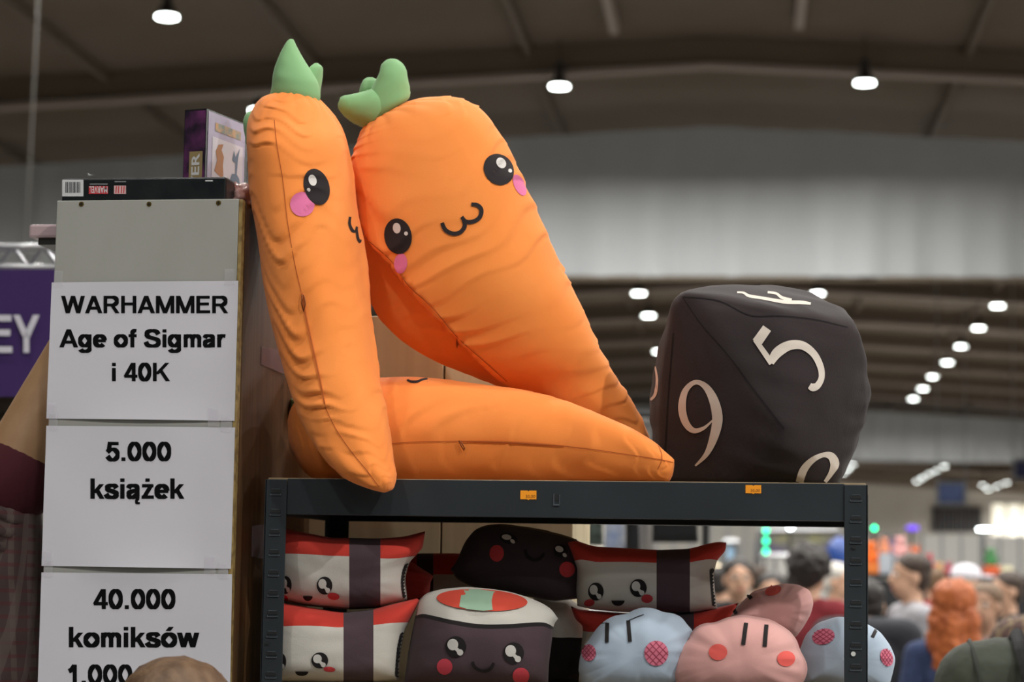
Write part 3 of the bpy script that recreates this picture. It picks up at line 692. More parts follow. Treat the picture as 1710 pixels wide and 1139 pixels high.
kawaii_eye(s1, c1, 529, 312, 21, 31, -17, ((522, 301, 6.5, 9.5), (515.5, 317, 3, 3.2)))
ell(s1, 'cheek', 505, 341, 20.5, 20.5, 0, M_pink, c1, .0005)
ribbon(s1, 'mouth', ((585, 362, 4), (584, 374, 4.5), (589, 385, 5), (594, 386, 4), (596, 379, 3.5), (596, 386, 4), (598, 398, 4.5), (601, 404, 4), (602.5, 400, 3)), M_black, c1)
ribbon(s1, 'seam', ((458, 200, 1), (462, 240, 1.2), (472, 300, 1.2), (480, 370, 1.2), (492, 440, 1.2), (503, 488, 1.2)), M_seam, c1, .0003)
zp = ribbon(s1, 'zip', ((504, 488, 3), (510, 525, 4.2), (522, 580, 4.2), (532, 625, 4), (543, 679, 2.5)), M_zip, c1, .0009)
ribbon(s1, 'zip_line', ((504, 490, 1.0), (510, 525, 1.1), (522, 580, 1.1), (532, 625, 1.0), (543, 679, .8)), M_seam, zp, .0014)
pl = [s1.hit(x, y, .003) for x, y in ((505, 492), (503.5, 505), (507, 520), (510, 508), (508, 494))]
part('zip_pull', tube(pl, .0010, 6, True), M_zipm, zp, smooth=True)
ribbon(s1, 'seam', ((543, 680, 1), (560, 715, 1.2), (585, 752, 1.2), (612, 785, 1.2), (632, 812, 1.2)), M_seam, c1, .0003)
# lying carrot
ZC = ZTOP + .001
BC = [(480, 702, 482, 738, .17, .02), (487, 680, 492, 762, .17, .045), (505, 662, 510, 790, .17, .068), (540, 648, 545, 812, .17, .085), (595, 636, 598, 822, .17, .098), (650, 630, 652, 826, .17, .104), (720, 631, 720, 826, .17, .104), (800, 640, 800, 826, .165, .1), (870, 651, 868, 826, .155, .094), (940, 669, 936, 824, .145, .085), (1000, 690, 995, 822, .115, .072), (1050, 712, 1046, 818, .09, .058), (1088, 736, 1086, 815, .066, .044), (1110, 754, 1110, 810, .052, .032), (1121, 763, 1122, 796, .046, .022), (1126, 768, 1126, 778, .044, .008)]
sh = loft(BC, 240, 96, seams=(1.55, -1.2), wr=.0062, ridge=.012, seed=5.3, zmin=ZC, freq=17)
c2 = thing('carrot_cushion', 'carrot cushion lying flat along the top of the rack', 'cushion', (atY(800, 800, .1).x, .15, ZTOP), 'plush carrot cushions on the rack')
part('body', sh, M_or, c2, smooth=True); s2 = Soft(*sh)
kawaii_eye(s2, c2, 640, 676, 4, 9, 0, ())
ribbon(s2, 'mouth', ((680, 634, 3), (686, 637, 4), (697, 637, 4), (704, 634, 3.5), (714, 632, 3)), M_black, c2)
ribbon(s2, 'seam', ((652, 741, 1.2), (700, 738, 1.2), (768, 737, 1.2)), M_seam, c2, .0003)
zp = ribbon(s2, 'zip', ((768, 737, 2), (830, 738, 4), (890, 741, 4), (942, 745, 2.5)), M_zip, c2, .0009)
ribbon(s2, 'zip_line', ((768, 737, 1), (830, 738.5, 1.4), (890, 741.5, 1.4), (942, 745, 1)), M_seam, zp, .0014)
part('zip_pull', tube([s2.hit(x, y, .003) for x, y in ((766, 736), (770, 744), (775, 752), (776, 749), (770, 738))], .0009, 6, True), M_zipm, zp, smooth=True)
ribbon(s2, 'seam', ((942, 745, 1.2), (1000, 752, 1.2), (1060, 761, 1.2), (1105, 768, 1.4), (1124, 772, 1.2)), M_seam, c2, .0003)
ribbon(s2, 'seam', ((1098, 741, 1), (1104, 755, 1.3), (1105, 768, 1.3), (1098, 784, 1.2)), M_seam, c2, .0003)
leaf([(500, 672, 500, 705, .30, .02), (492, 668, 492, 700, .31, .022), (486, 666, 487, 688, .32, .016), (484, 668, 485, 680, .32, .006)], c2, 8)
# right carrot: leaning, face turned to the viewer
RC = [(612, 206, 674, 172, .22, .030), (602, 222, 712, 163, .22, .060), (592, 250, 762, 164, .215, .082), (586, 290, 802, 184, .21, .098), (590, 340, 836, 226, .205, .106), (602, 400, 862, 276, .20, .116), (610, 466, 888, 338, .205, .126),
      (626, 522, 916, 402, .21, .130), (668, 566, 944, 460, .22, .124), (726, 602, 971, 514, .235, .110), (790, 630, 998, 572, .252, .092), (848, 655, 1027, 626, .268, .068), (905, 690, 1055, 672, .282, .058), (965, 735, 1076, 712, .292, .046), (1015, 775, 1090, 752, .298, .036), (1050, 806, 1094, 786, .30, .025), (1075, 818, 1090, 808, .30, .008)]
SL_ = [(0, 2.9), (.22, 2.9), (.31, 2.62), (.37, 2.2), (.43, 2.0), (.5, 1.93), (.56, 2.0), (.62, 2.2), (.72, 2.6), (1, 2.8)]
sh = loft(RC, 260, 104, seams=(SL_, .12), wr=.0085, ridge=.02, seed=8.4, zmin=ZC, freq=24, lens=SL_, pleat=.012)
c3 = thing('carrot_cushion', 'fat carrot cushion leaning over, its cat-mouthed face to the front', 'cushion', (atY(1060, 800, .3).x, .3, ZTOP), 'plush carrot cushions on the rack')
part('body', sh, M_or, c3, smooth=True); s3 = Soft(*sh)
leaf([(612, 216, 664, 180, .22, .02), (604, 200, 682, 164, .22, .034), (606, 176, 682, 150, .22, .036), (622, 146, 680, 134, .22, .034), (634, 122, 678, 120, .22, .03), (638, 108, 673, 108, .22, .022), (646, 100, 664, 100, .22, .012), (652, 98, 658, 98, .22, .004)], c3, 4)
leaf([(618, 214, 652, 160, .215, .03), (602, 210, 626, 150, .21, .034), (586, 202, 606, 154, .205, .03), (574, 192, 588, 158, .20, .024), (566, 182, 575, 160, .20, .016), (564, 174, 568, 163, .20, .006)], c3, 5)
leaf([(600, 165, 640, 158, .25, .02), (602, 148, 640, 144, .25, .024), (606, 136, 634, 136, .25, .018), (612, 130, 626, 131, .25, .008), (616, 129, 622, 129, .25, .003)], c3, 6)
kawaii_eye(s3, c3, 833, 283, 24, 27.5, -38, ((837, 272, 7.5, 9.5, -35), (852, 285, 3, 3.4)))
kawaii_eye(s3, c3, 664.5, 394.5, 23, 30, -8, ((662.5, 381, 6.5, 9, -8), (678, 390, 3.2, 3.4)))
ell(s3, 'cheek', 868, 309, 9, 19, -25, M_pink, c3, .0005); ell(s3, 'cheek', 669, 440, 11, 17, 5, M_pink, c3, .0004)
ribbon(s3, 'mouth', ((738, 372, 6.5), (744, 384, 7), (756, 390, 7), (768, 388, 7), (776, 378, 7), (774, 366, 6)), M_black, c3)
ribbon(s3, 'mouth', ((771, 362, 6), (778, 370, 7), (790, 370, 7), (801, 363, 7), (804, 351, 7), (798, 343, 7), (787, 341, 6)), M_black, c3, .0009)
ribbon(s3, 'seam', ((616, 403, 1.2), (655, 438, 1.2), (681, 476, 1.2), (724, 516, 1.2), (764, 564, 1.2), (808, 603, 1.2), (847, 638, 1)), M_seam, c3, .0003)
part('zip_pull', tube([s3.hit(x, y, .003) for x, y in ((763, 566), (762, 574), (763, 581), (764.5, 574))], .0008, 6, True), M_zipm, c3, smooth=True)

# --- black numbered cushion ---------------------------------------
M_dk = mat('die_velvet', '#241a1c', .95, sheen=.03, bump=(350, .3, .001), var=('#241b1d', 12))
M_num = mat('die_number_print', '#cdc3b8', .9)
hp = [(1122, 476, .11), (1438, 537, .10), (1078, 690, .24), (1088, 640, .20), (1092, 830, .17), (1310, 735, -.005), (1200, 830, .07), (1456, 655, .16), (1448, 700, .14), (1402, 830, .10), (1225, 474, .24), (1335, 478, .26), (1400, 505, .24),
      (1140, 600, .36), (1410, 600, .36), (1260, 560, .40), (1120, 830, .32), (1400, 830, .32), (1300, 520, .05), (1180, 520, .07)]
bm = bmesh.new()
for px, py, yy in hp: bm.verts.new(atY(px, py, yy))
r_ = bmesh.ops.convex_hull(bm, input=bm.verts)
bmesh.ops.delete(bm, geom=[g for g in r_['geom_interior'] + r_['geom_unused'] if isinstance(g, bmesh.types.BMVert)], context='VERTS')
bmesh.ops.triangulate(bm, faces=bm.faces[:])
for _ in range(4): bmesh.ops.subdivide_edges(bm, edges=bm.edges[:], cuts=1, use_grid_fill=True)
for _ in range(5): bmesh.ops.smooth_vert(bm, verts=bm.verts[:], factor=.5, use_axis_x=True, use_axis_y=True, use_axis_z=True)
cen = sum((v.co for v in bm.verts), Vector()) / len(bm.verts)
for v in bm.verts:
    d = v.co - cen; k = math.sqrt((d.x / .165) ** 2 + (d.y / .18) ** 2 + (d.z / .155) ** 2); v.co = cen + d * (.78 + .22 / max(k, .2))
bm.normal_update()
for v in bm.verts:
    wv = 1 - 2.4 * abs(noise.noise(Vector((v.co.x * 9, v.co.y * 9, v.co.z * 30 + v.co.x * 8)))); v.co += v.normal * .0032 * wv * (1 if v.co.x > cen.x else .6)
    if v.co.z < ZC: v.co.z = ZC
bm.verts.index_update(); sh = ([v.co.copy() for v in bm.verts], [tuple(v.index for v in f.verts) for f in bm.faces]); bm.free()
die = thing('die_cushion', 'black stuffed die cushion with cream numerals on the rack', 'cushion', (cen.x, .16, ZTOP))
part('body', sh, M_dk, die, smooth=True); sd = Soft(*sh)
def dig(*strokes, m=M_num):
    o = None
    for s in strokes: o = ribbon(sd, 'numeral', s, m, die, .0008, 8, 4)
dig(((1190, 702, 2.5), (1175, 715, 5.5), (1158, 719, 9), (1145, 706, 12), (1139, 682, 13), (1143, 656, 10.5), (1155, 641, 8), (1168, 639, 8), (1182, 650, 12), (1193, 672, 16), (1198, 700, 17.5), (1192, 730, 14.5), (1180, 758, 8.5), (1161, 778, 3)))
ribbon(sd, 'numeral', ((1281, 548, 16), (1264, 572, 17)), M_num, die, .0008, 10, 4, smooth=False)
ribbon(sd, 'numeral', ((1261, 567, 8), (1289, 607, 10)), M_num, die, .0009, 10, 4, smooth=False)
dig(((1287, 606, 11), (1298, 589, 17), (1318, 577, 16), (1340, 577, 14), (1359, 591, 12), (1370, 612, 11), (1372, 630, 10), (1366, 643, 11), (1358, 647, 13), (1352, 644, 10)))
dig(((1231, 488, 3), (1242, 489, 3.5), (1251, 494, 5), (1275, 498, 5), (1310, 504, 6), (1338, 505, 6), (1354, 507, 4)), ((1282, 488, 4), (1296, 490, 4), (1306, 497, 5), (1322, 501, 5)))
dig(((1335, 806, 13), (1342, 785, 13), (1356, 769, 10), (1374, 760, 8), (1388, 762, 13), (1394, 775, 15), (1388, 790, 9), (1378, 805, 6)))
dig(((1094, 612, 2.5), (1097, 635, 4), (1094, 658, 5), (1086, 668, 4)))
for pts in (((1140, 497, 1.2), (1172, 543, 1.6), (1215, 592, 1.6), (1260, 652, 1.6), (1310, 716, 1.4)), ((1140, 495, 1.2), (1200, 502, 1.5), (1252, 526, 1.5), (1300, 527, 1.5), (1360, 533, 1.5), (1416, 546, 1.3)), ((1124, 556, 2), (1117, 640, 2), (1112, 720, 2), (1108, 800, 2))):
    ribbon(sd, 'seam', pts, mat('die_seam', '#0c0809', .95), die, .0005)

# --- printed cushions on the middle shelf --------------------------
M_face = mat('sushi_black', '#161113', .9); M_ck = mat('sushi_cheek', '#c23a40', .9); M_hl = mat('sushi_highlight', '#cfcdc8', .9)
RED, RICE, NORI = '#c8392d', '#cbc8c0', '#4b3a41'
def resamp(P, n):
    P = [np.array(p, float) for p in P]; L = [0]
    for a, b in zip(P, P[1:]): L.append(L[-1] + np.linalg.norm(b - a))
    out = [np.array([np.interp(L[-1] * i / n, L, [p[k] for p in P]) for k in (0, 1)]) for i in range(n + 1)]
    for _ in range(2): out = [out[0]] + [(out[i - 1] + 2 * out[i] + out[i + 1]) / 4 for i in range(1, n)] + [out[-1]]
    return out
def cushion(name, label, cat, top, right, bottom, left, Y, T, m, tilt=0., group=None, seed=0., wr=.003, sq=4, base=ZL, ytilt=0.):
    NU, NV = 44, 30
    Tt, Bb = resamp(top, NU), resamp(bottom, NU); Lf, Rt = resamp([top[0]] + left + [bottom[0]], NV), resamp([top[-1]] + right + [bottom[-1]], NV)
    G = {}; V = []; UV = []; F = []; xs = [p[0] for p in Tt + Bb + Lf + Rt]; x0_, x1_ = min(xs), max(xs)
    def P(i, j, side, uvs=None):
        u, v = i / NU, j / NV
        c = (1 - v) * Tt[i] + v * Bb[i] + (1 - u) * Lf[j] + u * Rt[j] - ((1 - u) * (1 - v) * Tt[0] + u * (1 - v) * Tt[-1] + (1 - u) * v * Bb[0] + u * v * Bb[-1])
        if uvs is not None: uvs.append(((c[0] - x0_) / (x1_ - x0_), v))
        q = atY(c[0], c[1], Y + tilt * (v - .5) + ytilt * (u - .5))
        a, b = 2 * u - 1, 2 * v - 1; pr = math.sqrt(max(0, (1 - abs(a) ** sq) * (1 - abs(b) ** sq)))
        e = max(abs(a), abs(b)); 
        t = T * pr
        if 0 < i < NU and 0 < j < NV:
            ang = math.atan2(b, a); t += wr * (e ** 3) * (1 - e) * 4 * noise.noise(Vector((math.cos(ang) * 9, math.sin(ang) * 9, seed))) + wr * .6 * noise.noise(Vector((u * 5, v * 5, seed)))
        q = q + (CAM - q).normalized() * (t * side)
        if q.z < base + .001: q.z = base + .001
        return q
    for side in (1, -1):
        for j in range(NV + 1):
            for i in range(NU + 1):
                if side == -1 and (i in (0, NU) or j in (0, NV)): G[side, i, j] = G[1, i, j]; continue
                G[side, i, j] = len(V); V.append(P(i, j, side, UV))
        for j in range(NV):
            for i in range(NU):
                f = (G[side, i, j], G[side, i, j + 1], G[side, i + 1, j + 1], G[side, i + 1, j]); F.append(f if side == 1 else f[::-1])
    c = sum(V, Vector()) / len(V)
    o = thing(name, label, cat, (c.x, c.y, min(v.z for v in V)), group)
    part('cover', (V, F), m, o, smooth=True, uv=UV)
    return o, Soft(V, F)
GS = 'printed food cushions on the middle shelf'
def sushi_eye(s, o, cx, cy, rx, ry, rot=0, k=1.):
    e = ell(s, 'eye', cx, cy, rx, ry, rot, M_face, o)
    ell(s, 'highlight', cx - .28 * rx, cy - .2 * ry, .52 * rx, .55 * ry, rot, M_hl, e, .0015, 20); ell(s, 'highlight', cx + .42 * rx, cy + .55 * ry, .3 * rx, .3 * ry, rot, M_hl, e, .0016, 14)
    ribbon(s, 'highlight', ((cx - .05 * rx, cy + .1 * ry, .3 * rx), (cx + .4 * rx, cy + .55 * ry, .42 * rx)), M_hl, e, .0015, 4, 2, smooth=False)
def zigzag(s, o, pts, wv=4):
    P = resamp(pts, 22); out = []
    for i, p in enumerate(P): out.append((p[0] - 3.5 + (wv / 2 if i % 2 else -wv / 2) * .6, p[1], 8 if i % 2 else 4))
    ribbon(s, 'zigzag_trim', out, M_face, o, .0009, 3, 2)
def half(s, o, cx, cy, rw, rh, nm='mouth'):
    pts = [(cx - rw + 2 * rw * i / 10, cy) for i in range(11)] + [(cx + rw * math.cos(t), cy + rh * math.sin(t)) for t in [math.pi * i / 12 for i in range(1, 12)]]
    fan(s, nm, cx, cy + rh * .35, pts, M_face, o, .0009, 4)
nig = lambda n, a, b, u0, u1: print_mat(n, a, b, RED, RICE, None, (u0, u1, NORI))
# hidden ones at the back first
o, s = cushion('sushi_cushion', 'red and white sushi cushion at the back beside the dark face cushion', 'cushion', [(640, 930), (700, 924), (760, 924), (830, 930)], [(835, 970)], [(640, 1005), (700, 1008), (830, 1008)], [(636, 970)], .36, .035, nig('cover_back', .42, .0, .3, .44), group=GS, seed=1)
o, s = cushion('sushi_cushion', 'sushi cushion tucked behind the upper left one with only its red tail showing', 'cushion', [(560, 935), (660, 930), (690, 940), (724, 962)], [(719, 972), (718, 985)], [(560, 1010), (690, 1006), (716, 1000)], [(556, 970)], .26, .04, nig('cover_tail', .95, .0, .2, .3), group=GS, seed=2)
o, s = cushion('sushi_cushion', 'upper left sushi cushion with a plum band resting on its twin', 'cushion', [(444, 876), (470, 882), (552, 898), (634, 899.5), (677, 896), (710, 887)], [(706, 915), (683, 940), (677, 964)], [(447, 996), (469, 1003), (512, 1012), (583, 1018), (630, 1016), (656, 1008), (680, 1001)], [(441, 935)], .10, .062, nig('cover_nigiri_a', .25, .16, .528, .722), group=GS, seed=3, tilt=.03)
sushi_eye(s, o, 477, 977, 10, 15, 0); sushi_eye(s, o, 542, 978, 13, 15, 0)
ell(s, 'cheek', 557, 996, 10, 6, 8, M_ck, o); ell(s, 'cheek', 473, 1000, 8, 6, 0, M_ck, o); half(s, o, 514, 996, 8, 8)
zigzag(s, o, ((683, 942), (678, 955), (676, 970), (677, 985), (680, 1000)))
o, s = cushion('sushi_cushion', 'lower left sushi cushion with a plum band lying on the shelf', 'cushion', [(442, 1000), (467, 1006), (507, 1013), (571, 1023), (621, 1018), (656, 1009), (702, 998)], [(696, 1014), (676, 1052), (670, 1082), (667, 1108)], [(438, 1142), (519, 1140), (600, 1142), (666, 1136)], [(436, 1070)], .085, .064, nig('cover_nigiri_b', .22, .13, .517, .705), group=GS, seed=4)
sushi_eye(s, o, 468, 1105, 10, 15, 0); sushi_eye(s, o, 534, 1103, 14, 13.5, 0)
ell(s, 'cheek', 550, 1118, 10, 4.5, 5, M_ck, o); half(s, o, 504, 1122, 11, 7)
zigzag(s, o, ((675, 1057), (670, 1080), (668, 1100), (666, 1130)))
# rolls
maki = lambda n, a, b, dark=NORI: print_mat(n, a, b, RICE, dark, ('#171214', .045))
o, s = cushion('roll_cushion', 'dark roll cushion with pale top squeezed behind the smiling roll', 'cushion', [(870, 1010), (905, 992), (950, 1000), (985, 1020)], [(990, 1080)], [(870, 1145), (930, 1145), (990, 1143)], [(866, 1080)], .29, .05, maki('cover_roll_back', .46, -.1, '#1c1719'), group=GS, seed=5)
o, s = cushion('roll_cushion', 'dark upside-down roll cushion with red cheeks lying on top of the others', 'cushion', [(764, 934), (776, 905), (793, 884), (812, 876.5), (839, 874.5), (888, 881), (937, 892), (962, 900), (972, 908)], [(972, 940), (966, 970)], [(752, 951), (763, 967), (790, 981), (837, 988), (890, 998), (925, 1004), (964, 1000)], [(758, 944)], .22, .055, print_mat('cover_roll_dark', .985, .0, '#382a2f', '#2b2024'), group=GS, seed=6, sq=3, tilt=-.03)
ell(s, 'eye', 849, 899, 15, 9, 15, M_face, o); ell(s, 'highlight', 846, 897, 8, 4.5, 8, M_hl, o, .0014); ell(s, 'highlight', 856, 904, 4.5, 3, 40, M_hl, o, .0014)
ell(s, 'eye', 936, 920, 12, 11, 30, M_face, o); ell(s, 'highlight', 934, 917, 7, 5, 20, M_hl, o, .0014); ell(s, 'highlight', 943, 927, 4, 3, 50, M_hl, o, .0014)
ell(s, 'cheek', 829.5, 924, 12, 14, 0, M_ck, o); ell(s, 'cheek', 947, 951, 13, 13, 0, M_ck, o)
ribbon(s, 'mouth', ((877, 918, 5), (880, 928, 6), (890, 935, 6), (901, 933, 6), (909, 924, 5)), M_face, o)
ribbon(s, 'piping', ((792, 886, 2), (813, 878.5, 2), (839, 876.5, 2.4), (888, 883, 3), (937, 894, 3), (962, 902, 2)), mat('roll_piping', '#6a5c45', .9), o, .001)
o, s = cushion('roll_cushion', 'big plum roll cushion with a smiling face and a salmon and cucumber top', 'cushion', [(700, 1002), (712, 990), (739, 983.5), (778, 980), (817, 983), (851, 988), (881, 997), (905, 1007), (921, 1017), (932, 1033)], [(925, 1042), (921, 1075), (917, 1105)], [(674, 1146), (760, 1148), (840, 1148), (915, 1146)], [(696, 1018), (690, 1046), (682, 1088)], .085, .072, maki('cover_roll_big', .365, -.25), group=GS, seed=7, sq=3.2, wr=.004)
fl = ell(s, 'salmon_print', 805, 1002, 76, 18, 3, mat('salmon_print', '#cf4a38', .9), o, .0016, 48)
fan(s, 'cucumber_print', 796, 1002, [(774, 985), (785, 984), (800, 984), (815, 986), (827, 988), (823, 994), (821, 1003), (822, 1013), (823, 1018.5), (808, 1020), (795, 1019), (780, 1017), (767, 1013), (768, 1005), (770, 995)], mat('cucumber_print', '#93b39a', .9), fl, .0026, 9)
sushi_eye(s, o, 761, 1080, 17.5, 17.5); sushi_eye(s, o, 857.6, 1090.7, 17.5, 18)
ell(s, 'cheek', 742.5, 1113.5, 13, 13.5, 0, mat('roll_cheek', '#cf4656', .9), o); ell(s, 'cheek', 870, 1129, 14, 14, 0, MATS['roll_cheek'], o)
ribbon(s, 'mouth', ((789, 1105, 5), (793, 1115, 5.5), (807, 1121, 5.5), (819, 1117, 5.5), (824.5, 1107, 5)), M_face, o)
o, s = cushion('sushi_cushion', 'sushi cushion under the right upper one, mostly hidden by the round cushions', 'cushion', [(953, 1012), (966, 1018), (1040, 1024), (1155, 1022), (1190, 1016), (1233, 1007)], [(1222, 1028), (1205, 1060), (1204, 1100)], [(966, 1144), (1080, 1146), (1204, 1144)], [(961, 1036), (974, 1044), (970, 1090)], .21, .05, nig('cover_nigiri_d', .27, .12, .63, .735), group=GS, seed=8)
o, s = cushion('sushi_cushion', 'right upper sushi cushion with a laughing face and dark band in shade', 'cushion', [(948, 906), (957, 902), (970, 905), (990, 912.5), (1038, 915), (1099, 918.5), (1151, 916.5), (1179, 909), (1197, 904.5), (1213, 906)], [(1212, 920), (1197, 936), (1192, 959), (1194, 989)], [(964, 1012), (989, 1018), (1038, 1022), (1099, 1024), (1154, 1024), (1198, 1017)], [(957, 935), (964, 950), (962, 980)], .20, .055, nig('cover_nigiri_c', .215, .10, .56, .77), group=GS, seed=9)
sushi_eye(s, o, 995, 988, 13, 15); sushi_eye(s, o, 1066, 982, 14, 15)
ell(s, 'cheek', 984, 1007, 9, 6, -10, M_ck, o); ell(s, 'cheek', 1080.6, 1000, 9.5, 7, 0, M_ck, o); half(s, o, 1032, 1003, 11, 9)
zigzag(s, o, ((1192, 950), (1192, 962), (1194, 985), (1196, 1012)), 2)
def round_cushion(label, outline, Y, T, m, group, seed, cen=None, wr=.006, tilt=0., base=ZL):
    P = [np.array(p, float) for p in outline]; P.append(P[0]); K = 96; P = resamp(P, K)[:K]
    cx, cy = cen or (sum(p[0] for p in P) / K, sum(p[1] for p in P) / K); NR = 26; V = []; F = []
    def Q(k, r, side):
        s = r / NR; x = cx + (P[k][0] - cx) * s; y = cy + (P[k][1] - cy) * s; q = atY(x, y, Y + tilt * (y - cy) / 100)
        ang = 2 * math.pi * k / K; pr = math.sqrt(max(0, 1 - s ** 3.0)); wv = noise.noise(Vector((math.cos(ang) * 5, math.sin(ang) * 5, seed))) - .8 * abs(noise.noise(Vector((math.cos(ang) * 9, math.sin(ang) * 9, seed + 4))))
        t = T * pr + (wr * s ** 7 * wv * (1 - s) * 11 + wr * .35 * noise.noise(Vector((x * .03, y * .03, seed))) * (1 - s) if 0 < r < NR else 0)
        q = q + (CAM - q).normalized() * t * side
        if q.z < base + .001: q.z = base + .001
        return q
    idx = {}
    for side in (1, -1):
        idx[side, 'c'] = len(V); V.append(Q(0, 0, side))
        for r in range(1, NR + 1):
            for k in range(K):
                if r == NR and side == -1: idx[side, r, k] = idx[1, r, k]; continue
                idx[side, r, k] = len(V); V.append(Q(k, r, side))
        for k in range(K):
            k2 = (k + 1) % K; F.append((idx[side, 'c'], idx[side, 1, k], idx[side, 1, k2]))
            for r in range(1, NR): F.append((idx[side, r, k], idx[side, r + 1, k], idx[side, r + 1, k2], idx[side, r, k2]))
    c = sum(V, Vector()) / len(V); o = thing('round_cushion', label, 'cushion', (c.x, c.y, min(v.z for v in V)), group)
    part('cover', (V, F), m, o, smooth=True); return o, Soft(V, F)
M_blue = mat('pale_blue_cotton', '#a3b3c4', .9, sheen=.06, bump=(900, .2, .0008)); M_pk = mat('pale_pink_cotton', '#cf9c97', .9, sheen=.06, bump=(900, .2, .0008))
M_ck2 = mat('coral_cheek', '#d4564f', .9); M_ck3 = mat('rose_cheek', '#cc6f86', .9); M_hat = mat('cheek_hatch', '#96384f', .9)
GD = 'round face cushions on the middle shelf'
def hatch(s, o, cx, cy, rx, ry, rot=0):
    e = ell(s, 'cheek', cx, cy, rx, ry, rot, M_ck3, o)
    for a in (-45, 45):
        for k in (-.6, -.2, .2, .6):
            hl = math.sqrt(1 - k * k); c, sn = math.cos(R(a)), math.sin(R(a))
            A = (cx + rx * (k * -sn - hl * c), cy + ry * (k * c - hl * sn), 1.3); B = (cx + rx * (k * -sn + hl * c), cy + ry * (k * c + hl * sn), 1.3)
            ribbon(s, 'cheek_line', (A, B), M_hat, e, .0014, 8, 1, smooth=False)
def dash(s, o, x0, y0, x1, y1, wd): ribbon(s, 'eye', ((x0, y0, wd), (x1, y1, wd)), M_face, o, .001, 10, 3, smooth=False)
o, s = round_cushion('pale pink round cushion lying tilted on top of the other round cushions', [(1218, 1032), (1237, 1007), (1258, 987), (1282, 980), (1310, 974), (1333, 976), (1353, 986), (1359, 1007), (1354, 1026), (1342, 1047), (1328, 1066), (1300, 1070), (1260, 1060)], .17, .05, M_pk, GD, 11, wr=.008)
ell(s, 'cheek', 1291, 986, 14, 8, -18, M_ck2, o); dash(s, o, 1250, 999, 1255, 995, 7); dash(s, o, 1226, 1018, 1229, 1025, 6)
o, s = round_cushion('grey-blue round cushion bulging past the right post of the rack', [(1333, 1092), (1345, 1060), (1365, 1040), (1400, 1029), (1430, 1034), (1452, 1044), (1470, 1055), (1487, 1078), (1496, 1100), (1492, 1120), (1484, 1150), (1400, 1154), (1336, 1148)], .15, .06, M_blue, GD, 12, wr=.007)
hatch(s, o, 1375, 1063, 19, 13, -15); hatch(s, o, 1481, 1098, 10, 15, -20); dash(s, o, 1464, 1050, 1457, 1064, 6)
o, s = round_cushion('pale blue round cushion between the big roll and the front pink cushion', [(966, 1120), (968, 1096), (974, 1082), (983, 1069), (997, 1048), (1015, 1032), (1038, 1025), (1045, 1027), (1058, 1018), (1074, 1014), (1095, 1016), (1107, 1023), (1122, 1023), (1140, 1031), (1147, 1044), (1157, 1051), (1166, 1085), (1160, 1120), (1140, 1152), (1060, 1156), (975, 1152)], .075, .07, M_blue, GD, 13, wr=.009)
dash(s, o, 1014, 1040, 1013, 1073, 6.5); dash(s, o, 1049, 1036, 1052, 1072, 6.5); hatch(s, o, 1096, 1091, 20, 21); hatch(s, o, 983, 1090, 12, 14)
ribbon(s, 'thread', ((1050, 1036, 1.2), (1064, 1030, 1.2), (1075, 1026, 1)), M_face, o, .001); ribbon(s, 'thread', ((1004, 1041, 1), (1014, 1040, 1.2)), M_face, o, .001)
o, s = round_cushion('pale pink round cushion with coral cheeks in front of all the others', [(1121, 1128), (1124, 1105), (1135, 1080), (1152, 1063), (1158, 1049), (1175, 1040), (1196, 1040), (1209, 1032), (1240, 1026), (1258, 1029), (1288, 1034), (1307, 1046), (1319, 1053), (1332, 1070), (1336, 1088), (1343, 1096), (1350, 1115), (1345, 1135), (1330, 1156), (1230, 1160), (1132, 1156)], .05, .075, M_pk, GD, 14, wr=.008)
dash(s, o, 1246, 1040, 1241, 1077, 7); dash(s, o, 1280, 1043, 1277, 1080, 7); ell(s, 'cheek', 1199, 1089, 15.5, 13.5, 0, M_ck2, o); ell(s, 'cheek', 1313, 1100, 15, 13, 0, M_ck2, o)


# ------------------------------------------------------------------ people
M_SK = {'light': mat('skin_light', '#c39a80', .55, bump=(200, .1)), 'tan': mat('skin_tan', '#a9826a', .55), 'arm': mat('skin_arm', '#b08c68', .55, bump=(250, .2, .001), var=('#a57f5c', 20))}
M_eyew = mat('eye_white', '#d8d5d0', .3); M_iris = mat('eye_iris', '#2a1d16', .3); M_lip_ = mat('lip', '#9a5a52', .5); M_shoe = mat('shoe', '#222226', .6)
def remesh(V, F, vox, it=5):
    me = bpy.data.meshes.new('tmp'); me.from_pydata([tuple(v) for v in V], [], F); o = bpy.data.objects.new('tmp', me); COL.objects.link(o)
    m = o.modifiers.new('r', 'REMESH'); m.mode = 'VOXEL'; m.voxel_size = vox
    m = o.modifiers.new('s', 'SMOOTH'); m.iterations = it; m.factor = .5
    dg = bpy.context.evaluated_depsgraph_get(); r = bpy.data.meshes.new_from_object(o.evaluated_get(dg)); bpy.data.objects.remove(o); bpy.data.meshes.remove(me)
    return r
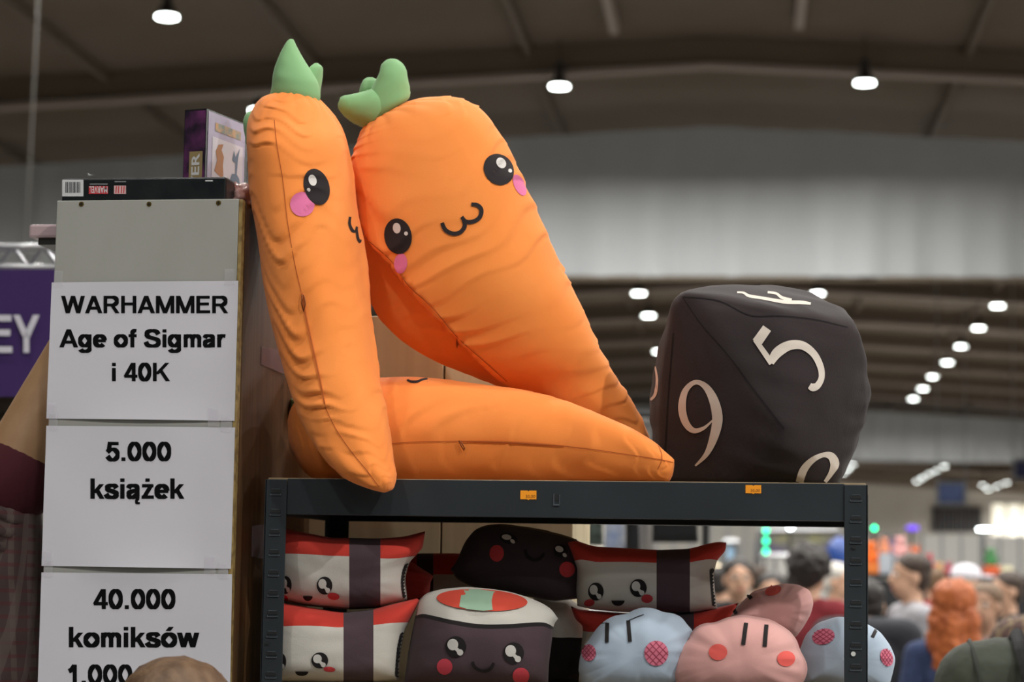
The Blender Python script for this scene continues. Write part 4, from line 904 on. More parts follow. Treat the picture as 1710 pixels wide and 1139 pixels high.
def person(label, feet, face, h, top, legs, hair, skin='light', coat=0., vox=.014, pose=None, hairstyle='short', head=None, extra=None, group='visitors in the hall', jm=None, glasses=False, scale_w=1.0, top2=None):
    """feet: ground point; face: direction angle in degrees the body looks at (0 = towards +x, -90 = towards the viewer); pose overrides joints in body space (x right of the person's left.., y back, z up)"""
    s = h / 1.75; root = thing('person', label, 'person', (feet[0], feet[1], 0), group)
    J = dict(pel=(0, 0, .96), chest=(0, 0, 1.29), neck=(0, .01, 1.46), head=(0, -.015, 1.63), shl=(.18, 0, 1.42), shr=(-.18, 0, 1.42), ell=(.235, .03, 1.13), elr=(-.235, .03, 1.13), wrl=(.245, -.08, .90), wrr=(-.245, -.08, .90),
             hil=(.09, 0, .93), hir=(-.09, 0, .93), knl=(.1, -.01, .5), knr=(-.1, -.01, .5), anl=(.1, .02, .09), anr=(-.1, .02, .09))
    if pose: J.update(pose)
    J = {k: Vector(v) for k, v in J.items()}
    c = coat; P = []
    E = lambda ce, r, t: P.append(('e', Vector(ce), Vector(r), t)); K = lambda a, b, ra, rb, t: P.append(('c', Vector(a), Vector(b), ra, rb, t))
    ch, pel = J['chest'], J['pel']
    E(pel, (.165 + c, .115 + c, .14), 'top' if c > .02 else 'legs'); E((ch + pel) / 2 + Vector((0, 0, .02)), ((.148 + c) * scale_w, .106 + c, .2), 'top'); E(ch, ((.165 + c) * scale_w, .112 + c, .19), 'top')
    K(J['shl'] + Vector((-.03, 0, 0)), J['shr'] + Vector((.03, 0, 0)), .066 + c * .7, .066 + c * .7, 'top'); K(J['neck'] - Vector((0, 0, .03)), (J['neck'] + J['shl']) / 2 + Vector((0, 0, -.01)), .06 + c * .6, .06 + c * .6, 'top'); K(J['neck'] - Vector((0, 0, .03)), (J['neck'] + J['shr']) / 2 + Vector((0, 0, -.01)), .06 + c * .6, .06 + c * .6, 'top')
    hd = J['head']; K(J['neck'] + Vector((0, 0, 0)), hd + Vector((0, .02, -.07)), .055, .055, 'skin')
    E(hd + Vector((0, .012, .03)), (.076, .095, .088), 'skin'); E(hd + Vector((0, -.025, -.045)), (.059, .068, .075), 'skin'); K(hd + Vector((0, -.088, .015)), hd + Vector((0, -.108, -.022)), .009, .014, 'skin')
    for sx in (-1, 1): E(hd + Vector((sx * .079, .012, -.01)), (.012, .022, .034), 'skin')
    for sd, sx in (('l', 1), ('r', -1)):
        sh_, el, wr = J['sh' + sd], J['el' + sd], J['wr' + sd]
        K(sh_, el, .056 + c * .8, .045 + c * .7, 'top'); K(el, wr, .045 + c * .7, .03 + c * .5, 'fore' + sd)
        d = (wr - el).normalized(); x, y = frame_of(d); pc_ = wr + d * .055
        K(wr, pc_, .027, .032, 'skin'); K(wr + d * .03 + x * .02, pc_ + x * .022 + d * .02, .018, .017, 'skin'); K(wr + d * .03 - x * .02, pc_ - x * .022 + d * .02, .018, .017, 'skin')
        for q, (ox, ln) in enumerate(((-.033, .062), (-.011, .075), (.011, .07), (.033, .055))):
            a = pc_ + x * ox + d * .03; b = a + d * ln * .55 + y * .006; e = b + d * ln * .45 + y * .018; K(a, b, .0095, .009, 'skin'); K(b, e, .009, .0075, 'skin')
        a = wr + d * .02 - x * .03 * sx; b = a + d * .035 - x * .03 * sx; K(a, b, .012, .01, 'skin'); K(b, b + d * .03, .01, .008, 'skin')
        hi, kn, an = J['hi' + sd], J['kn' + sd], J['an' + sd]
        K(hi, kn, .088, .06, 'legs'); K(kn, an, .06, .045, 'legs'); K(an + Vector((0, .03, -.03)), an + Vector((0, -.15, -.045)), .045, .038, 'shoe')
    shapes = [ellipsoid(p[1], p[2], 18, 12) if p[0] == 'e' else capsule(p[1], p[2], p[3], p[4]) for p in P]
    V, F = merge(*shapes); me = remesh(V, F, vox)
    n = len(me.vertices); co = np.empty(n * 3); me.vertices.foreach_get('co', co); co = co.reshape(-1, 3)
    fc = np.array([p.center[:] for p in me.polygons]); D = []
    for p in P:
        if p[0] == 'e':
            r = np.array(p[2]); D.append((np.linalg.norm((fc - np.array(p[1])) / r, axis=1) - 1) * r.min())
        else:
            a, b = np.array(p[1]), np.array(p[2]); ab = b - a; t = np.clip(((fc - a) @ ab) / (ab @ ab), 0, 1); D.append(np.linalg.norm(fc - a - t[:, None] * ab, axis=1) - (p[3] + t * (p[4] - p[3])))
    near_ = np.argmin(np.array(D), axis=0); tags = [P[i][-1] for i in near_]; cut = jm or {}
    idm = {'top': 0, 'legs': 1, 'skin': 2, 'shoe': 3}; ids = []
    for i, t in enumerate(tags):
        if t.startswith('fore'):
            sd = t[4:]; el, wr = np.array(J['el' + sd]), np.array(J['wr' + sd]); u = ((fc[i] - el) @ (wr - el)) / ((wr - el) @ (wr - el)); k = cut.get(sd, 1.1); ids.append(0 if u < k else 2)
        else: ids.append(idm[t])
    fa = R(face + 90); M = Matrix.Translation(Vector((feet[0], feet[1], feet[2] if len(feet) > 2 else 0))) @ Matrix.Rotation(fa, 4, 'Z') @ Matrix.Scale(s, 4)
    VV = [M @ Vector(v) for v in co]; FF = [tuple(p.vertices) for p in me.polygons]; bpy.data.meshes.remove(me)
    body = part('body', (VV, FF), [top, legs, M_SK[skin], M_shoe], root, smooth=True, recalc=False, midx=ids)
    T = lambda shp: ([M @ Vector(v) for v in shp[0]], shp[1])
    for sx in (-1, 1):
        e = part('eye', T(ellipsoid(hd + Vector((sx * .031, -.081, .012)), (.013, .01, .008), 12, 8)), M_eyew, root, smooth=True)
        part('iris', T(ellipsoid(hd + Vector((sx * .031, -.089, .012)), (.005, .004, .006), 8, 6)), M_iris, e, smooth=True)
        part('eyebrow', T(capsule(hd + Vector((sx * .018, -.088, .032)), hd + Vector((sx * .046, -.08, .033)), .004, .003, 6, 2)), hair[0], root, smooth=True)
    part('mouth', T(ellipsoid(hd + Vector((0, -.09, -.058)), (.024, .008, .007), 12, 6)), M_lip_, root, smooth=True)
    if hair:
        hs = [ellipsoid(hd + Vector((0, .030, .055)), (.088, .098, .078), 40, 24, disp=.12, ds=7, seed=h * 9)]
        if hairstyle in ('short', 'bushy', 'long', 'bun'): hs.append(ellipsoid(hd + Vector((0, .055, .0)), (.083, .062, .085), 32, 18, disp=.12, ds=7, seed=h * 5))
        if hairstyle == 'bushy': hs += [ellipsoid(hd + Vector((0, .03, .05)), (.118, .125, .112), 44, 28, disp=.28, ds=6, seed=h), ]
        if hairstyle == 'long':
            hs.append(ellipsoid(hd + Vector((0, .045, .045)), (.105, .105, .095), 40, 26, disp=.2, ds=7, seed=3))
            for k, (ox, oy, oz, r) in enumerate(((-.06, .07, -.06, .062), (.06, .07, -.06, .062), (0, .09, -.08, .07), (-.075, .06, -.15, .055), (.07, .065, -.15, .058), (0, .09, -.17, .07), (-.05, .075, -.24, .05), (.045, .08, -.24, .052), (0, .09, -.27, .045))):
                hs.append(ellipsoid(hd + Vector((ox, oy, oz)), (r, r * .9, r * 1.35), 28, 18, disp=.35, ds=8, seed=k))
        if hairstyle == 'bun': hs.append(ellipsoid(hd + Vector((.0, .1, .11)), (.05, .05, .045), 24, 14, disp=.2, ds=7, seed=2))
        me = remesh(*merge(*hs), .009, 2); vs = [M @ v.co for v in me.vertices]; fs = [tuple(p.vertices) for p in me.polygons]; bpy.data.meshes.remove(me)
        part('hair', (vs, fs), hair[0], root, smooth=True, recalc=False)
    if glasses:
        g = []
        for sx in (-1, 1):
            g.append(tube([hd + Vector((sx * .033 + .024 * math.cos(a), -.102, .012 + .018 * math.sin(a))) for a in [2 * math.pi * i / 16 for i in range(16)]], .0022, 6, True))
            g.append(tube([hd + Vector((sx * .057, -.1, .016)), hd + Vector((sx * .08, -.02, .012)), hd + Vector((sx * .08, .02, .01))], .002, 6))
        g.append(tube([hd + Vector((-.01, -.104, .016)), hd + Vector((.01, -.104, .016))], .002, 6)); part('glasses', T(merge(*g)), M_iris, root, smooth=True)
    return root, M, J, T, body
def hairm(n, a, b): return (mat('hair_' + n, a, .6, bump=(120, .5, .003), var=(b, 60, (1, 1, .15))),)
def cloth(n, a, b=None): return mat('cloth_' + n, a, .9, bump=(14, .6, .02), var=((b or a), 5))
def plaid(n, base, l1, l2, sc):
    m = bpy.data.materials.new('plaid_' + n); m.use_nodes = True; nt = m.node_tree; p = nt.nodes['Principled BSDF']; p.inputs['Roughness'].default_value = .9; L = nt.links.new
    tc = nd(nt, 'ShaderNodeTexCoord'); outc = None; col = lin(base); prev = None
    for ax, (c2, s2, thr) in enumerate(((l1, sc, .72), (l2, sc * 1.1, .8), (l1, sc * .9, .75))):
        wv = nd(nt, 'ShaderNodeTexWave'); wv.bands_direction = 'XZY'[ax]; wv.inputs['Scale'].default_value = s2; wv.inputs['Distortion'].default_value = 1.2; wv.inputs['Detail Scale'].default_value = .5; L(tc.outputs['Object'], wv.inputs[0])
        g = nd(nt, 'ShaderNodeMath', operation='GREATER_THAN'); L(wv.outputs[1], g.inputs[0]); g.inputs[1].default_value = thr
        h2 = nd(nt, 'ShaderNodeMath', operation='MULTIPLY'); L(g.outputs[0], h2.inputs[0]); h2.inputs[1].default_value = .55
        mx = nd(nt, 'ShaderNodeMix', data_type='RGBA'); L(h2.outputs[0], mx.inputs[0]); mx.inputs[7].default_value = lin(c2)
        if prev is None: mx.inputs[6].default_value = col
        else: L(prev, mx.inputs[6])
        prev = mx.outputs[2]
    L(prev, p.inputs['Base Color'])
    n = nd(nt, 'ShaderNodeTexNoise'); n.inputs['Scale'].default_value = 14; b = nd(nt, 'ShaderNodeBump'); b.inputs['Strength'].default_value = .6; b.inputs['Distance'].default_value = .02
    L(tc.outputs['Object'], n.inputs['Vector']); L(n.outputs[0], b.inputs['Height']); L(b.outputs[0], p.inputs['Normal'])
    return m
M_jean = cloth('denim', '#2b3446', '#242c3c'); M_blk = cloth('black', '#1a1b1e', '#141518')
def stand(px, py, d, head_c=1.63):   # ground point and body height for someone whose head centre shows at (px, py)
    q = atD(px, py, d); return (q.x, q.y), q.z / head_c * 1.75
def crowd(px, py, d, label, **kw):
    f, h = stand(px, py, d); return person(label, f, kw.pop('face'), h, **kw)
VIEW = math.degrees(math.atan2(-f0.y, -f0.x))   # direction towards the camera
br = hairm('brown', '#3a2a1e', '#2c2017'); dk = hairm('dark', '#221a16', '#171210'); lb = hairm('light_brown', '#6f563e', '#553f2c'); gi = hairm('ginger', '#b5622e', '#8f4620'); bl = hairm('blond', '#b59a68', '#94793f'); wh = hairm('pale', '#c9c6bf', '#aeaaa2')
crowd(1232, 968, 13.5, 'man with glasses and dark jacket facing the rack through its opening', face=VIEW + 4, top=M_blk, legs=M_jean, hair=dk, coat=.03, glasses=True, skin='light')
crowd(1289, 992, 13.0, 'dark-haired visitor whose forehead shows just over the pink cushion', face=VIEW - 10, top=cloth('grey', '#5a5c60'), legs=M_jean, hair=dk)
crowd(1204, 975, 16.5, 'visitor in a dark coat beside the man with glasses', face=VIEW + 140, top=cloth('charcoal', '#33343a'), legs=M_jean, hair=dk, coat=.02)
crowd(1352, 958, 12.5, 'visitor with bushy dark hair and a maroon jacket', face=VIEW + 150, top=cloth('maroon', '#7a1f28', '#681a22'), legs=M_jean, hair=dk, hairstyle='bushy', coat=.02)
crowd(1398, 972, 15.0, 'visitor in a white top with pale hair beside the maroon jacket', face=VIEW + 60, top=cloth('white', '#b9b9bb'), legs=M_jean, hair=wh)
crowd(1448, 985, 10.5, 'visitor in a dark coat bending forward with the back turned', face=VIEW + 172, top=cloth('dark_coat', '#2a2c33', '#23252b'), legs=M_blk, hair=dk, coat=.03, pose=dict(head=(0, -.16, 1.55), neck=(0, -.06, 1.45), chest=(0, -.02, 1.28)))
crowd(1522, 964, 12.3, 'young man in a pale grey hoodie seen in profile', face=VIEW - 80, top=cloth('hoodie', '#9c9ba0', '#8b8a90'), legs=M_blk, hair=br, coat=.02)
capman, Mx, J, T, body = crowd(1614, 976, 17.0, 'distant blond visitor wearing a white cap', face=VIEW + 80, top=cloth('olive', '#5b5a48'), legs=M_jean, hair=bl)
part('cap', T(merge(ellipsoid(J['head'] + Vector((0, .02, .075)), (.098, .115, .078), 24, 14), ellipsoid(J['head'] + Vector((0, -.12, .06)), (.07, .07, .012), 20, 8))), mat('cap_white', '#c9c7cf', .8), capman, smooth=True)
crowd(1594, 1016, 10.0, 'woman with long curly ginger hair and a navy jacket', face=VIEW + 165, top=cloth('navy', '#2d3b5e', '#263252'), legs=M_jean, hair=gi, hairstyle='long')
crowd(1646, 1014, 11.4, 'light-brown-haired visitor next to the ginger woman', face=VIEW - 30, top=cloth('mauve', '#7a6a70'), legs=M_jean, hair=lb, skin='tan')
crowd(1682, 988, 14.0, 'visitor with brown hair in profile in front of the black counter', face=VIEW - 70, top=M_blk, legs=M_jean, hair=br)
for (px, py, d, lab, tp, hr_) in ((1265, 970, 19, 'far visitor in an olive coat behind the man with glasses', '#6a6648', br), (1330, 976, 20, 'far visitor in a brown jumper among the crowd', '#6b5240', dk), (1560, 974, 18.5, 'far visitor in a red jumper by the toy counter', '#8a2f33', lb)):
    crowd(px, py, d, lab, face=VIEW + 180 + random.uniform(-50, 50), top=cloth('far_' + tp[1:], tp), legs=M_jean, hair=hr_, vox=.018)
# plaid-shirted and green-jacketed people at the right edge
person('person in a brown plaid shirt with reddish hair at the right edge', atD(1808, 1000, 6.2)[:2], VIEW + 150, 1.84, plaid('brown', '#5a4440', '#8d7a60', '#3c2c2c', 9), M_jean, hairm('auburn', '#7a3424', '#5f2519'), skin='light', coat=.02, hairstyle='bushy')
M_green = mat('cloth_green_jacket', '#3d4338', .85, bump=(9, .5, .03), var=('#363b32', 6))
pr_, Mx, J, T, body = person('person in a dark green jacket with a black backpack', atD(1792, 1000, 4.45)[:2], VIEW + 176, 1.80, M_green, M_jean, br, coat=.035, vox=.010, scale_w=1.05)
part('shoulder_seam', T(tube([(.19, -.095, 1.44), (.195, -.05, 1.49), (.195, 0, 1.503), (.195, .05, 1.485), (.19, .09, 1.44), (.185, .112, 1.36)], .004, 6)), mat('seam_green', '#2b3029', .9), pr_, smooth=True)
part('backpack', T(ellipsoid((0, .21, 1.22), (.15, .10, .22), 32, 20)), M_blk, pr_, smooth=True)
for sx in (-1, 1): part('backpack_strap', T(tube([(sx * .1, .17, 1.36), (sx * .105, .11, 1.46), (sx * .11, .03, 1.515), (sx * .11, -.06, 1.485), (sx * .12, -.12, 1.36), (sx * .13, -.1, 1.1)], .014, 8)), M_blk, pr_, smooth=True)
# reader at the bookcase, arm raised
def body_to(px, py, y, M): return M.inverted() @ atY(px, py, y)
sx_, sy_ = atY(-62, 1000, .22).x, .26
hh = 1.74; s_ = hh / 1.75; fc_ = 8
MM = Matrix.Translation(Vector((sx_, sy_, 0))) @ Matrix.Rotation(R(fc_ + 90), 4, 'Z') @ Matrix.Scale(s_, 4)
sh_r = body_to(8, 1110, .20, MM); el_r = body_to(0, 835, .15, MM); wr_r = body_to(150, 540, .20, MM)
wr_r = el_r + (wr_r - el_r).normalized() * .31
M_flan = plaid('flannel', '#5a4b49', '#7b6d68', '#6e363d', 14)
rd, Mx, J, T, body = person('person in a plaid shirt reaching up into the bookcase', (sx_, sy_), fc_, hh, M_flan, M_jean, br, skin='arm', coat=.030, vox=.008, pose=dict(shr=sh_r, elr=el_r, wrr=wr_r), jm={'r': .10}, group=None)
dv = (wr_r - el_r).normalized()
part('sleeve_cuff', T(capsule(el_r + dv * .025, el_r + dv * .045, .073, .070, 28, 4)), mat('cuff_maroon', '#4a1420', .9, bump=(150, .4, .002)), rd, smooth=True)
for k, (t, r_) in enumerate(((-.015, .066), (-.04, .068), (-.07, .066))): 
    x_, y_ = frame_of(dv); part('sleeve_fold', T(tube([el_r + dv * t + (x_ * math.cos(a) + y_ * math.sin(a)) * r_ * .93 + dv * .006 * math.sin(2 * a + k) for a in [2 * math.pi * i / 24 for i in range(24)]], .009, 8, True)), M_flan, rd, smooth=True)
# head in front of the bookcase
q = atD(298, 1243, 3.02)
hh = q.z / 1.63 * 1.75
person('light-brown-haired visitor standing before the bookcase with only the crown showing', (q.x, q.y), VIEW + 165, hh, cloth('teal', '#3d5058'), M_jean, lb, vox=.009, hairstyle='short', group=None)

# ------------------------------------------------------------------ stalls behind
M_pur = mat('banner_purple', '#34195a', .6); M_bw = mat('banner_white', '#c9c9d4', .6); M_alu = mat('truss_alu', '#9a9c9e', .3, metal=.7)
BD = 5.6
pb = thing('purple_banner', 'purple banner with white letters behind the reader', 'banner', atD(-20, 667, BD))
A, B, C_, D_ = atD(-260, 451, BD), atD(140, 449, BD), atD(140, 662, BD), atD(-260, 664, BD)
nb = (CAM - A).normalized()
part('panel', (([A, B, C_, D_] + [v - nb * .02 for v in (A, B, C_, D_)]), [(0, 1, 2, 3), (7, 6, 5, 4), (0, 4, 5, 1), (1, 5, 6, 2), (2, 6, 7, 3), (3, 7, 4, 0)]), M_pur, pb)
for x_ in (-250, 130):
    e = atD(x_, 455, BD + .02); part('post', cyl((e.x, e.y, 0), e, .018, n=10), M_alu, pb)
part('lettering', text_on('EY', -16, 66, 526, 589, lambda x, y: atD(x, y, BD - .01), None), M_bw, pb, recalc=False)
tr_ = thing('lighting_truss', 'grey metal lattice truss above the purple banner', 'truss', atD(-20, 448, BD + .3))
P0, P1 = atD(-260, 446, BD + .3), atD(150, 446, BD + .3); P2, P3 = atD(-260, 412, BD + .3), atD(150, 412, BD + .3); bk_ = f0 * .06
for a, b in ((P0, P1), (P2, P3), (P0 + bk_, P1 + bk_), (P2 + bk_, P3 + bk_)): part('chord', cyl(a, b, .009, n=10), M_alu, tr_, smooth=True)
N = 16
for i in range(N):
    a, b = (P0.lerp(P1, i / N), P2.lerp(P3, (i + 1) / N)) if i % 2 == 0 else (P2.lerp(P3, i / N), P0.lerp(P1, (i + 1) / N)); part('lattice', cyl(a, b, .005, n=8), M_alu, tr_)
for x in (-250, 145): part('upright', cyl(Vector((atD(x, 446, BD + .3).x, atD(x, 446, BD + .3).y, 0)), atD(x, 412, BD + .3), .02, n=10), M_alu, tr_)
cb = atD(66, -10, 20); cb.z = roofz((cb - hall(0, 0, 0)).dot(hr)); cb2 = atD(42, 430, 20)
single('hanging_cable', tube([cb, cb.lerp(cb2, .5) + r0 * .01, cb2], .009, 8), mat('cable_grey', '#7c7a76', .6), 'thin pale cable hanging from the roof beside the bookcase', 'cable', smooth=True)
# tote bags on a rail behind the rack
rail = thing('garment_rail', 'black rail stand hung with tote bags behind the rack', 'rail', Vector((atD(1070, 900, 8.2).x, atD(1070, 900, 8.2).y, 0)))
def g0(px, d): v = atD(px, 900, d); v.z = 0; return v
ra, rb = atD(945, 690, 8.2), atD(1180, 690, 8.2); rb.z = ra.z
part('rail_bar', cyl(ra, rb, .012, n=10), M_slot, rail)
for e in (ra, rb): part('upright', cyl((e.x, e.y, 0), e, .014, n=10), M_slot, rail); part('foot', box((e.x, e.y, .015), (.04, .5, .03), YAW), M_slot, rail)
def tote(px0, px1, py1, d, m, label, flare=8):
    a, b = atD(px0, 712, d), atD(px1, 712, d); c_, d_ = atD(px1 + flare, py1, d), atD(px0 - flare * .4, py1, d); th = f0 * .03
    o = thing('tote_bag', label, 'bag', (c_ + d_) / 2)
    V = []; NU, NV = 10, 10
    for sgn in (1, -1):
        for j in range(NV + 1):
            for i in range(NU + 1):
                u, v = i / NU, j / NV; V.append(a.lerp(b, u).lerp(d_.lerp(c_, u), v) + th * sgn * (.2 + math.sin(math.pi * u) * (.35 + v * .5) * math.sin(math.pi * min(v * 1.0, .96))))
    n = (NU + 1) * (NV + 1); F = [(j * (NU + 1) + i, j * (NU + 1) + i + 1, (j + 1) * (NU + 1) + i + 1, (j + 1) * (NU + 1) + i) for j in range(NV) for i in range(NU)]
    F2 = [tuple(n + k for k in f[::-1]) for f in F]; rim = [j * (NU + 1) for j in range(NV + 1)] + [NV * (NU + 1) + i for i in range(1, NU + 1)] + [j * (NU + 1) + NU for j in range(NV - 1, -1, -1)]
    F3 = [(rim[k], rim[k + 1], n + rim[k + 1], n + rim[k]) for k in range(len(rim) - 1)]
    part('bag_body', (V, F + F2 + F3), m, o, smooth=True)
    for sgn in (1, -1): part('handle', tube([a.lerp(b, .25) + th * sgn * .3, a.lerp(b, .35) + Vector((0, 0, .05)), a.lerp(b, .65) + Vector((0, 0, .05)), a.lerp(b, .75) + th * sgn * .3], .006, 6), m, o, smooth=True)
tote(962, 1000, 912, 8.2, mat('bag_pattern', '#2b332f', .9, var=('#54605a', 40)), 'dark patterned tote bag hanging behind the sushi cushions')
tote(1012, 1036, 925, 8.25, mat('bag_blue', '#8fa0c4', .8, var=('#c9cfda', 20)), 'pale blue tote bag hanging between the dark ones')
tote(1046, 1064, 930, 8.2, M_blk, 'narrow black tote bag beside the pale blue one', 4)
tote(1068, 1086, 935, 8.3, mat('bag_silver', '#a9a6a3', .5), 'silver grey tote bag between two black ones', 5)
tote(1092, 1158, 906, 8.2, M_blk, 'wide black tote bag at the end of the rail', 8)

# booths further back
def wallbox(px0, px1, py0, d, m, name, label, cat, depth=2.0, z0=0.):
    a, b = atD(px0, py0, d), atD(px1, py0, d); ax = (b - a); ax.z = 0; h = a.z - z0; dn = Vector((-ax.y, ax.x, 0)).normalized()
    return a, b, ax, dn, h
def booth(px0, px1, py0, d, m, label, npan):
    a, b, ax, dn, h = wallbox(px0, px1, py0, d, m, '', '', '')
    o = thing('booth_wall', label, 'booth wall', Vector(((a.x + b.x) / 2, (a.y + b.y) / 2, 0)))
    for i in range(npan):
        p = Vector((a.x, a.y, 0)) + ax * (i / npan); part('panel', obox(p + ax.normalized() * .02, ax / npan - ax.normalized() * .04, dn * .05, (0, 0, h)), m, o)
        part('profile', obox(p - ax.normalized() * .02, ax.normalized() * .04, dn * .06 - dn * .0, (0, 0, h + .02)), M_alu, o)
    return o
M_boothw = mat('booth_white', '#c4c3bf', .7); M_boothg = mat('booth_grey', '#a9a69f', .7)
booth(1035, 1275, 852, 30, M_boothg, 'pale grey panel booth wall behind the hanging bags', 8)
booth(1262, 1452, 905, 24, M_boothw, 'low white booth wall under the purple sign', 6)
booth(1540, 1800, 893, 30, M_boothw, 'long white booth wall behind the toy counter', 8)
def slab(px0, py0, px1, py1, d, th, m, nm, label, cat, frame=None):
    A, B, C_, D_ = atD(px0, py0, d), atD(px1, py0, d), atD(px1, py1, d), atD(px0, py1, d); k = f0 * th
    V = [A, B, C_, D_, A + k, B + k, C_ + k, D_ + k]; Fq = [(0, 1, 2, 3), (7, 6, 5, 4), (0, 4, 5, 1), (1, 5, 6, 2), (2, 6, 7, 3), (3, 7, 4, 0)]
    o = thing(nm, label, cat, (C_ + D_) / 2); part('panel', (V, Fq), m, o)
    g = merge(*[cyl(p, q2, .03, n=6) for p, q2 in ((A, B), (B, C_), (C_, D_), (D_, A))]); part('frame', g, frame or M_alu, o)
    for e, e2 in ((A, D_), (B, C_)):
        if nm == 'hanging_sign': part('suspension_cable', cyl(e, Vector((e.x, e.y, roofz((e - hall(0, 0, 0)).dot(hr)))), .012, n=6), M_alu, o)
        else: part('stand', cyl(Vector((e2.x, e2.y, 0)) + k * .5, e2 + k * .5, .03, n=8), M_alu, o); part('foot', box((e2.x, e2.y, .01), (.3, .4, .02), YAW), M_alu, o)
    return o
slab(1268, 886, 1402, 928, 23.5, .1, mat('sign_violet', '#3b3565', .6, var=('#8a8a55', 2.2, (1, 1, 2))), 'stall_sign', 'violet stall sign with yellow marks above the low white wall', 'sign')
slab(1565, 805, 1612, 842, 40, .08, mat('sign_blue', '#2f3f6b', .6, var=('#5b6c96', 1.6)), 'hanging_sign', 'blue sign hanging from the roof of the far hall', 'sign')
slab(1693, 768, 1760, 800, 42, .08, mat('sign_blue_dark', '#232a55', .6), 'hanging_sign', 'dark blue sign high up at the right edge of the far hall', 'sign')
slab(1208, 905, 1232, 952, 18, .06, mat('panel_skyblue', '#9cc0de', .6), 'roll_up_banner', 'pale blue banner behind the man with glasses', 'banner')
slab(1470, 895, 1500, 930, 26, .06, mat('panel_violet', '#55507f', .6, var=('#9a97ad', 2)), 'roll_up_banner', 'violet banner beyond the rack post', 'banner')
# windows in the end wall
def wpt(px, py):                    # on the far wall
    d = ray(px, py); n = hf; o_ = hall(0, 164.7, 0); return CAM + d * ((o_ - CAM).dot(n) / d.dot(n))
def far_window(nm, px0, px1, py0, py1, n, pane, bars):
    a, b = wpt(px0, py0), wpt(px1, py1); z1, z0 = a.z, b.z; ax = Vector((b.x - a.x, b.y - a.y, 0))
    o = struct(nm, obox(Vector((a.x, a.y, z0)) - hf * .1, ax, hf * .1, (0, 0, z1 - z0)), bars)
    for i in range(n):
        p = Vector((a.x, a.y, z0)) + ax * ((i + .08) / n) - hf * .16; part('pane', obox(p, ax * (.84 / n), hf * .05, (0, 0, z1 - z0)), pane, o)
far_window('window_1', 1556, 1640, 846, 890, 6, mat('glass_dark', '#2f2f33', .2), mat('mullion_pale', '#8f8c86', .6))
far_window('window_2', 1654, 1760, 842, 902, 4, mat('daylit_glass', '#e6e2d4', .4, emit=('#f3ecd8', .9)), MATS['mullion_pale'])
# coloured lights of the stalls
def glow(px, py, d, rx, rz, col, e, nm, label, n=1, dz=0):
    q = atD(px, py, d); o = thing(nm, label, 'light', q); m = mat('glow_' + col[1:], col, .4, emit=(col, e))
    for i in range(n): part('bulb', ellipsoid(q + Vector((0, 0, -dz * i)), (rx, rx * .6, rz), 20, 12), m, o, smooth=True)
    part('holder', obox(q + f0 * rx * .5 - r0 * .03 - Vector((0, 0, dz * (n - 1) + rz)), r0 * .06, f0 * .05, (0, 0, dz * (n - 1) + 2 * rz)), M_house, o)
    e = q + f0 * (rx * .5 + .02); part('stand', cyl((e.x, e.y, 0), (e.x, e.y, q.z - dz * (n - 1)), .015, n=8), M_house, o)
glow(1279, 886, 23, .022, .03, '#20c98c', 7, 'neon_light', 'column of three green lights on the violet sign', 3, .105)
glow(1460, 882, 23, .02, .02, '#10c886', 12, 'neon_light', 'single green ball light beyond the rack post')
glow(1320, 881, 22, .025, .012, '#e6f2ff', 30, 'spot_light', 'white spotlight above the violet sign'); glow(1645, 884, 24, .085, .014, '#f2ffff', 22, 'strip_light', 'white strip light above the toy counter')
glow(1524, 882, 24, .07, .03, '#5a35c0', 1.6, 'neon_light', 'violet light above the plush toys'); glow(1199, 950, 17, .03, .03, '#ffe8c0', 8, 'ball_lamp', 'small warm ball lamp beside the upper right sushi cushion')
# toy counter with plush toys
cd_ = 21.0
a, b, ax, dn, h = wallbox(1450, 1760, 958, cd_, None, '', '', '')
ct = thing('toy_counter', 'long counter under a black cloth carrying plush toys', 'counter', Vector(((a.x + b.x) / 2, (a.y + b.y) / 2, 0)))
part('counter_top', obox(Vector((a.x, a.y, a.z - .04)), ax, dn * .8, (0, 0, .04)), M_blk, ct); part('black_cloth', obox(Vector((a.x, a.y, 0)) - dn * .01, ax, dn * .8, (0, 0, a.z - .05)), M_blk, ct)
def plush(px, d, sc, col, label, zb, ears='round', py=None):
    q = atD(px, 950, d) + dn * .25; q.z = zb; o = thing('plush_toy', label, 'plush toy', q, 'plush toys on the far counter'); m = mat('plush_' + col[1:], col, .95, bump=(80, .6, .01)); u = sc
    X, Yv = r0, f0
    E = lambda x, y, z, r: ellipsoid(q + X * x * u + Yv * y * u + Vector((0, 0, z * u)), tuple(k * u for k in r), 18, 12)
    part('body', E(0, 0, .36, (.34, .3, .38)), m, o, smooth=True); hdp = part('head', E(0, -.04, .86, (.3, .27, .27)), m, o, smooth=True)
    for s_ in (-1, 1):
        part('arm', E(s_ * .34, -.1, .45, (.13, .13, .22)), m, o, smooth=True); part('leg', E(s_ * .22, -.28, .12, (.14, .22, .12)), m, o, smooth=True)
        part('ear', E(s_ * .2, 0, 1.1 if ears == 'round' else 1.2, (.1, .06, .1) if ears == 'round' else (.08, .05, .22)), m, hdp, smooth=True); part('eye', E(s_ * .11, -.29, .9, (.035, .03, .04)), M_slot, hdp, smooth=True)
zc = a.z
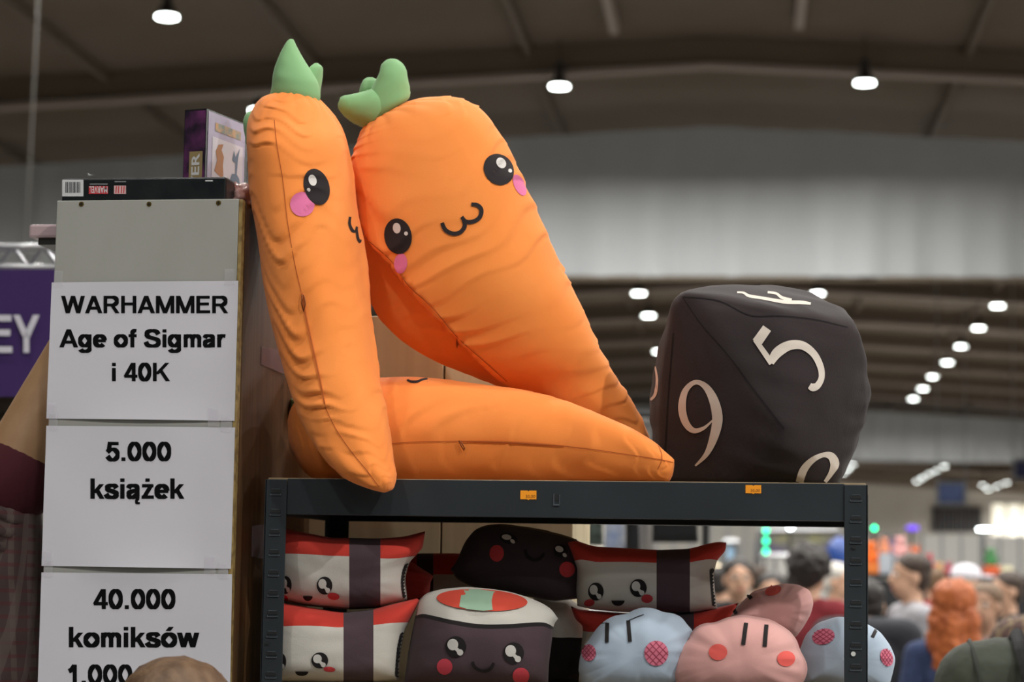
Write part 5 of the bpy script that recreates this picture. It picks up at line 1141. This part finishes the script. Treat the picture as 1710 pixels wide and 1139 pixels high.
for px, sc, col, lab, ear, dz in ((1461, .21, '#d86a25', 'orange plush toy next to the rack post', 'round', .10), (1484, .15, '#cf8a68', 'peach plush toy beside the orange one', 'round', .19), (1511, .20, '#cf9a98', 'pale pink plush toy on the far counter', 'round', .16), (1536, .17, '#cd5a22', 'orange plush toy beside the pale pink one', 'long', .08), (1557, .20, '#a81f35', 'crimson plush toy on the far counter', 'round', .0), (1577, .12, '#d0a05f', 'small yellow plush toy between two red ones', 'round', .0), (1593, .12, '#a03048', 'small dark red plush toy at the end of the row', 'round', .0), (1664, .17, '#3f7a48', 'green plush toy sitting on an orange box', 'round', .09)):
    if dz > .01 and px != 1664:
        q = atD(px, 950, cd_) + dn * .25; single('display_box', rbox((q.x, q.y, zc + dz / 2 + .0005), (.125, .2, dz), .01, YAW), mat('box_' + str(int(dz * 100)), '#9aa0a8' if px != 1461 else '#c56a22', .6), 'small display box under the ' + lab.split(' plush')[0] + ' plush toy ' + ('by the rack post' if px == 1461 else 'on the counter' if px != 1536 else 'near the crimson one'), 'box')
    plush(px, cd_, sc * .82, col, lab, zc + dz + (.001 if dz > .01 else 0), ear)
q = atD(1664, 950, cd_) + dn * .25; single('display_box', rbox((q.x, q.y, zc + .0455), (.13, .2, .089), .01, YAW), mat('box_orange', '#c2542a', .6), 'orange box under the green plush toy', 'box')
q = atD(1688, 950, cd_) + dn * .25; single('display_box', rbox((q.x, q.y, zc + .045), (.11, .2, .088), .01, YAW), mat('box_cream', '#c9c3a0', .6), 'cream box next to the orange box on the counter', 'box')
q = atD(1402, 928, 17); bo = thing('balloon', 'dark blue plush shape on an added string near the rack post', 'balloon', (q.x, q.y, 0)); part('skin', ellipsoid(q, (.10, .10, .14), 24, 16), mat('plush_shape_blue', '#2d4a8c', .3), bo, smooth=True); part('string', cyl((q.x, q.y, .03), q - Vector((0, 0, .13)), .004, n=6), M_bw, bo); part('weight', cyl((q.x, q.y, 0), (q.x, q.y, .05), .05, .04, 12), M_house, bo)  # a blue plush; string and weight are added to carry it
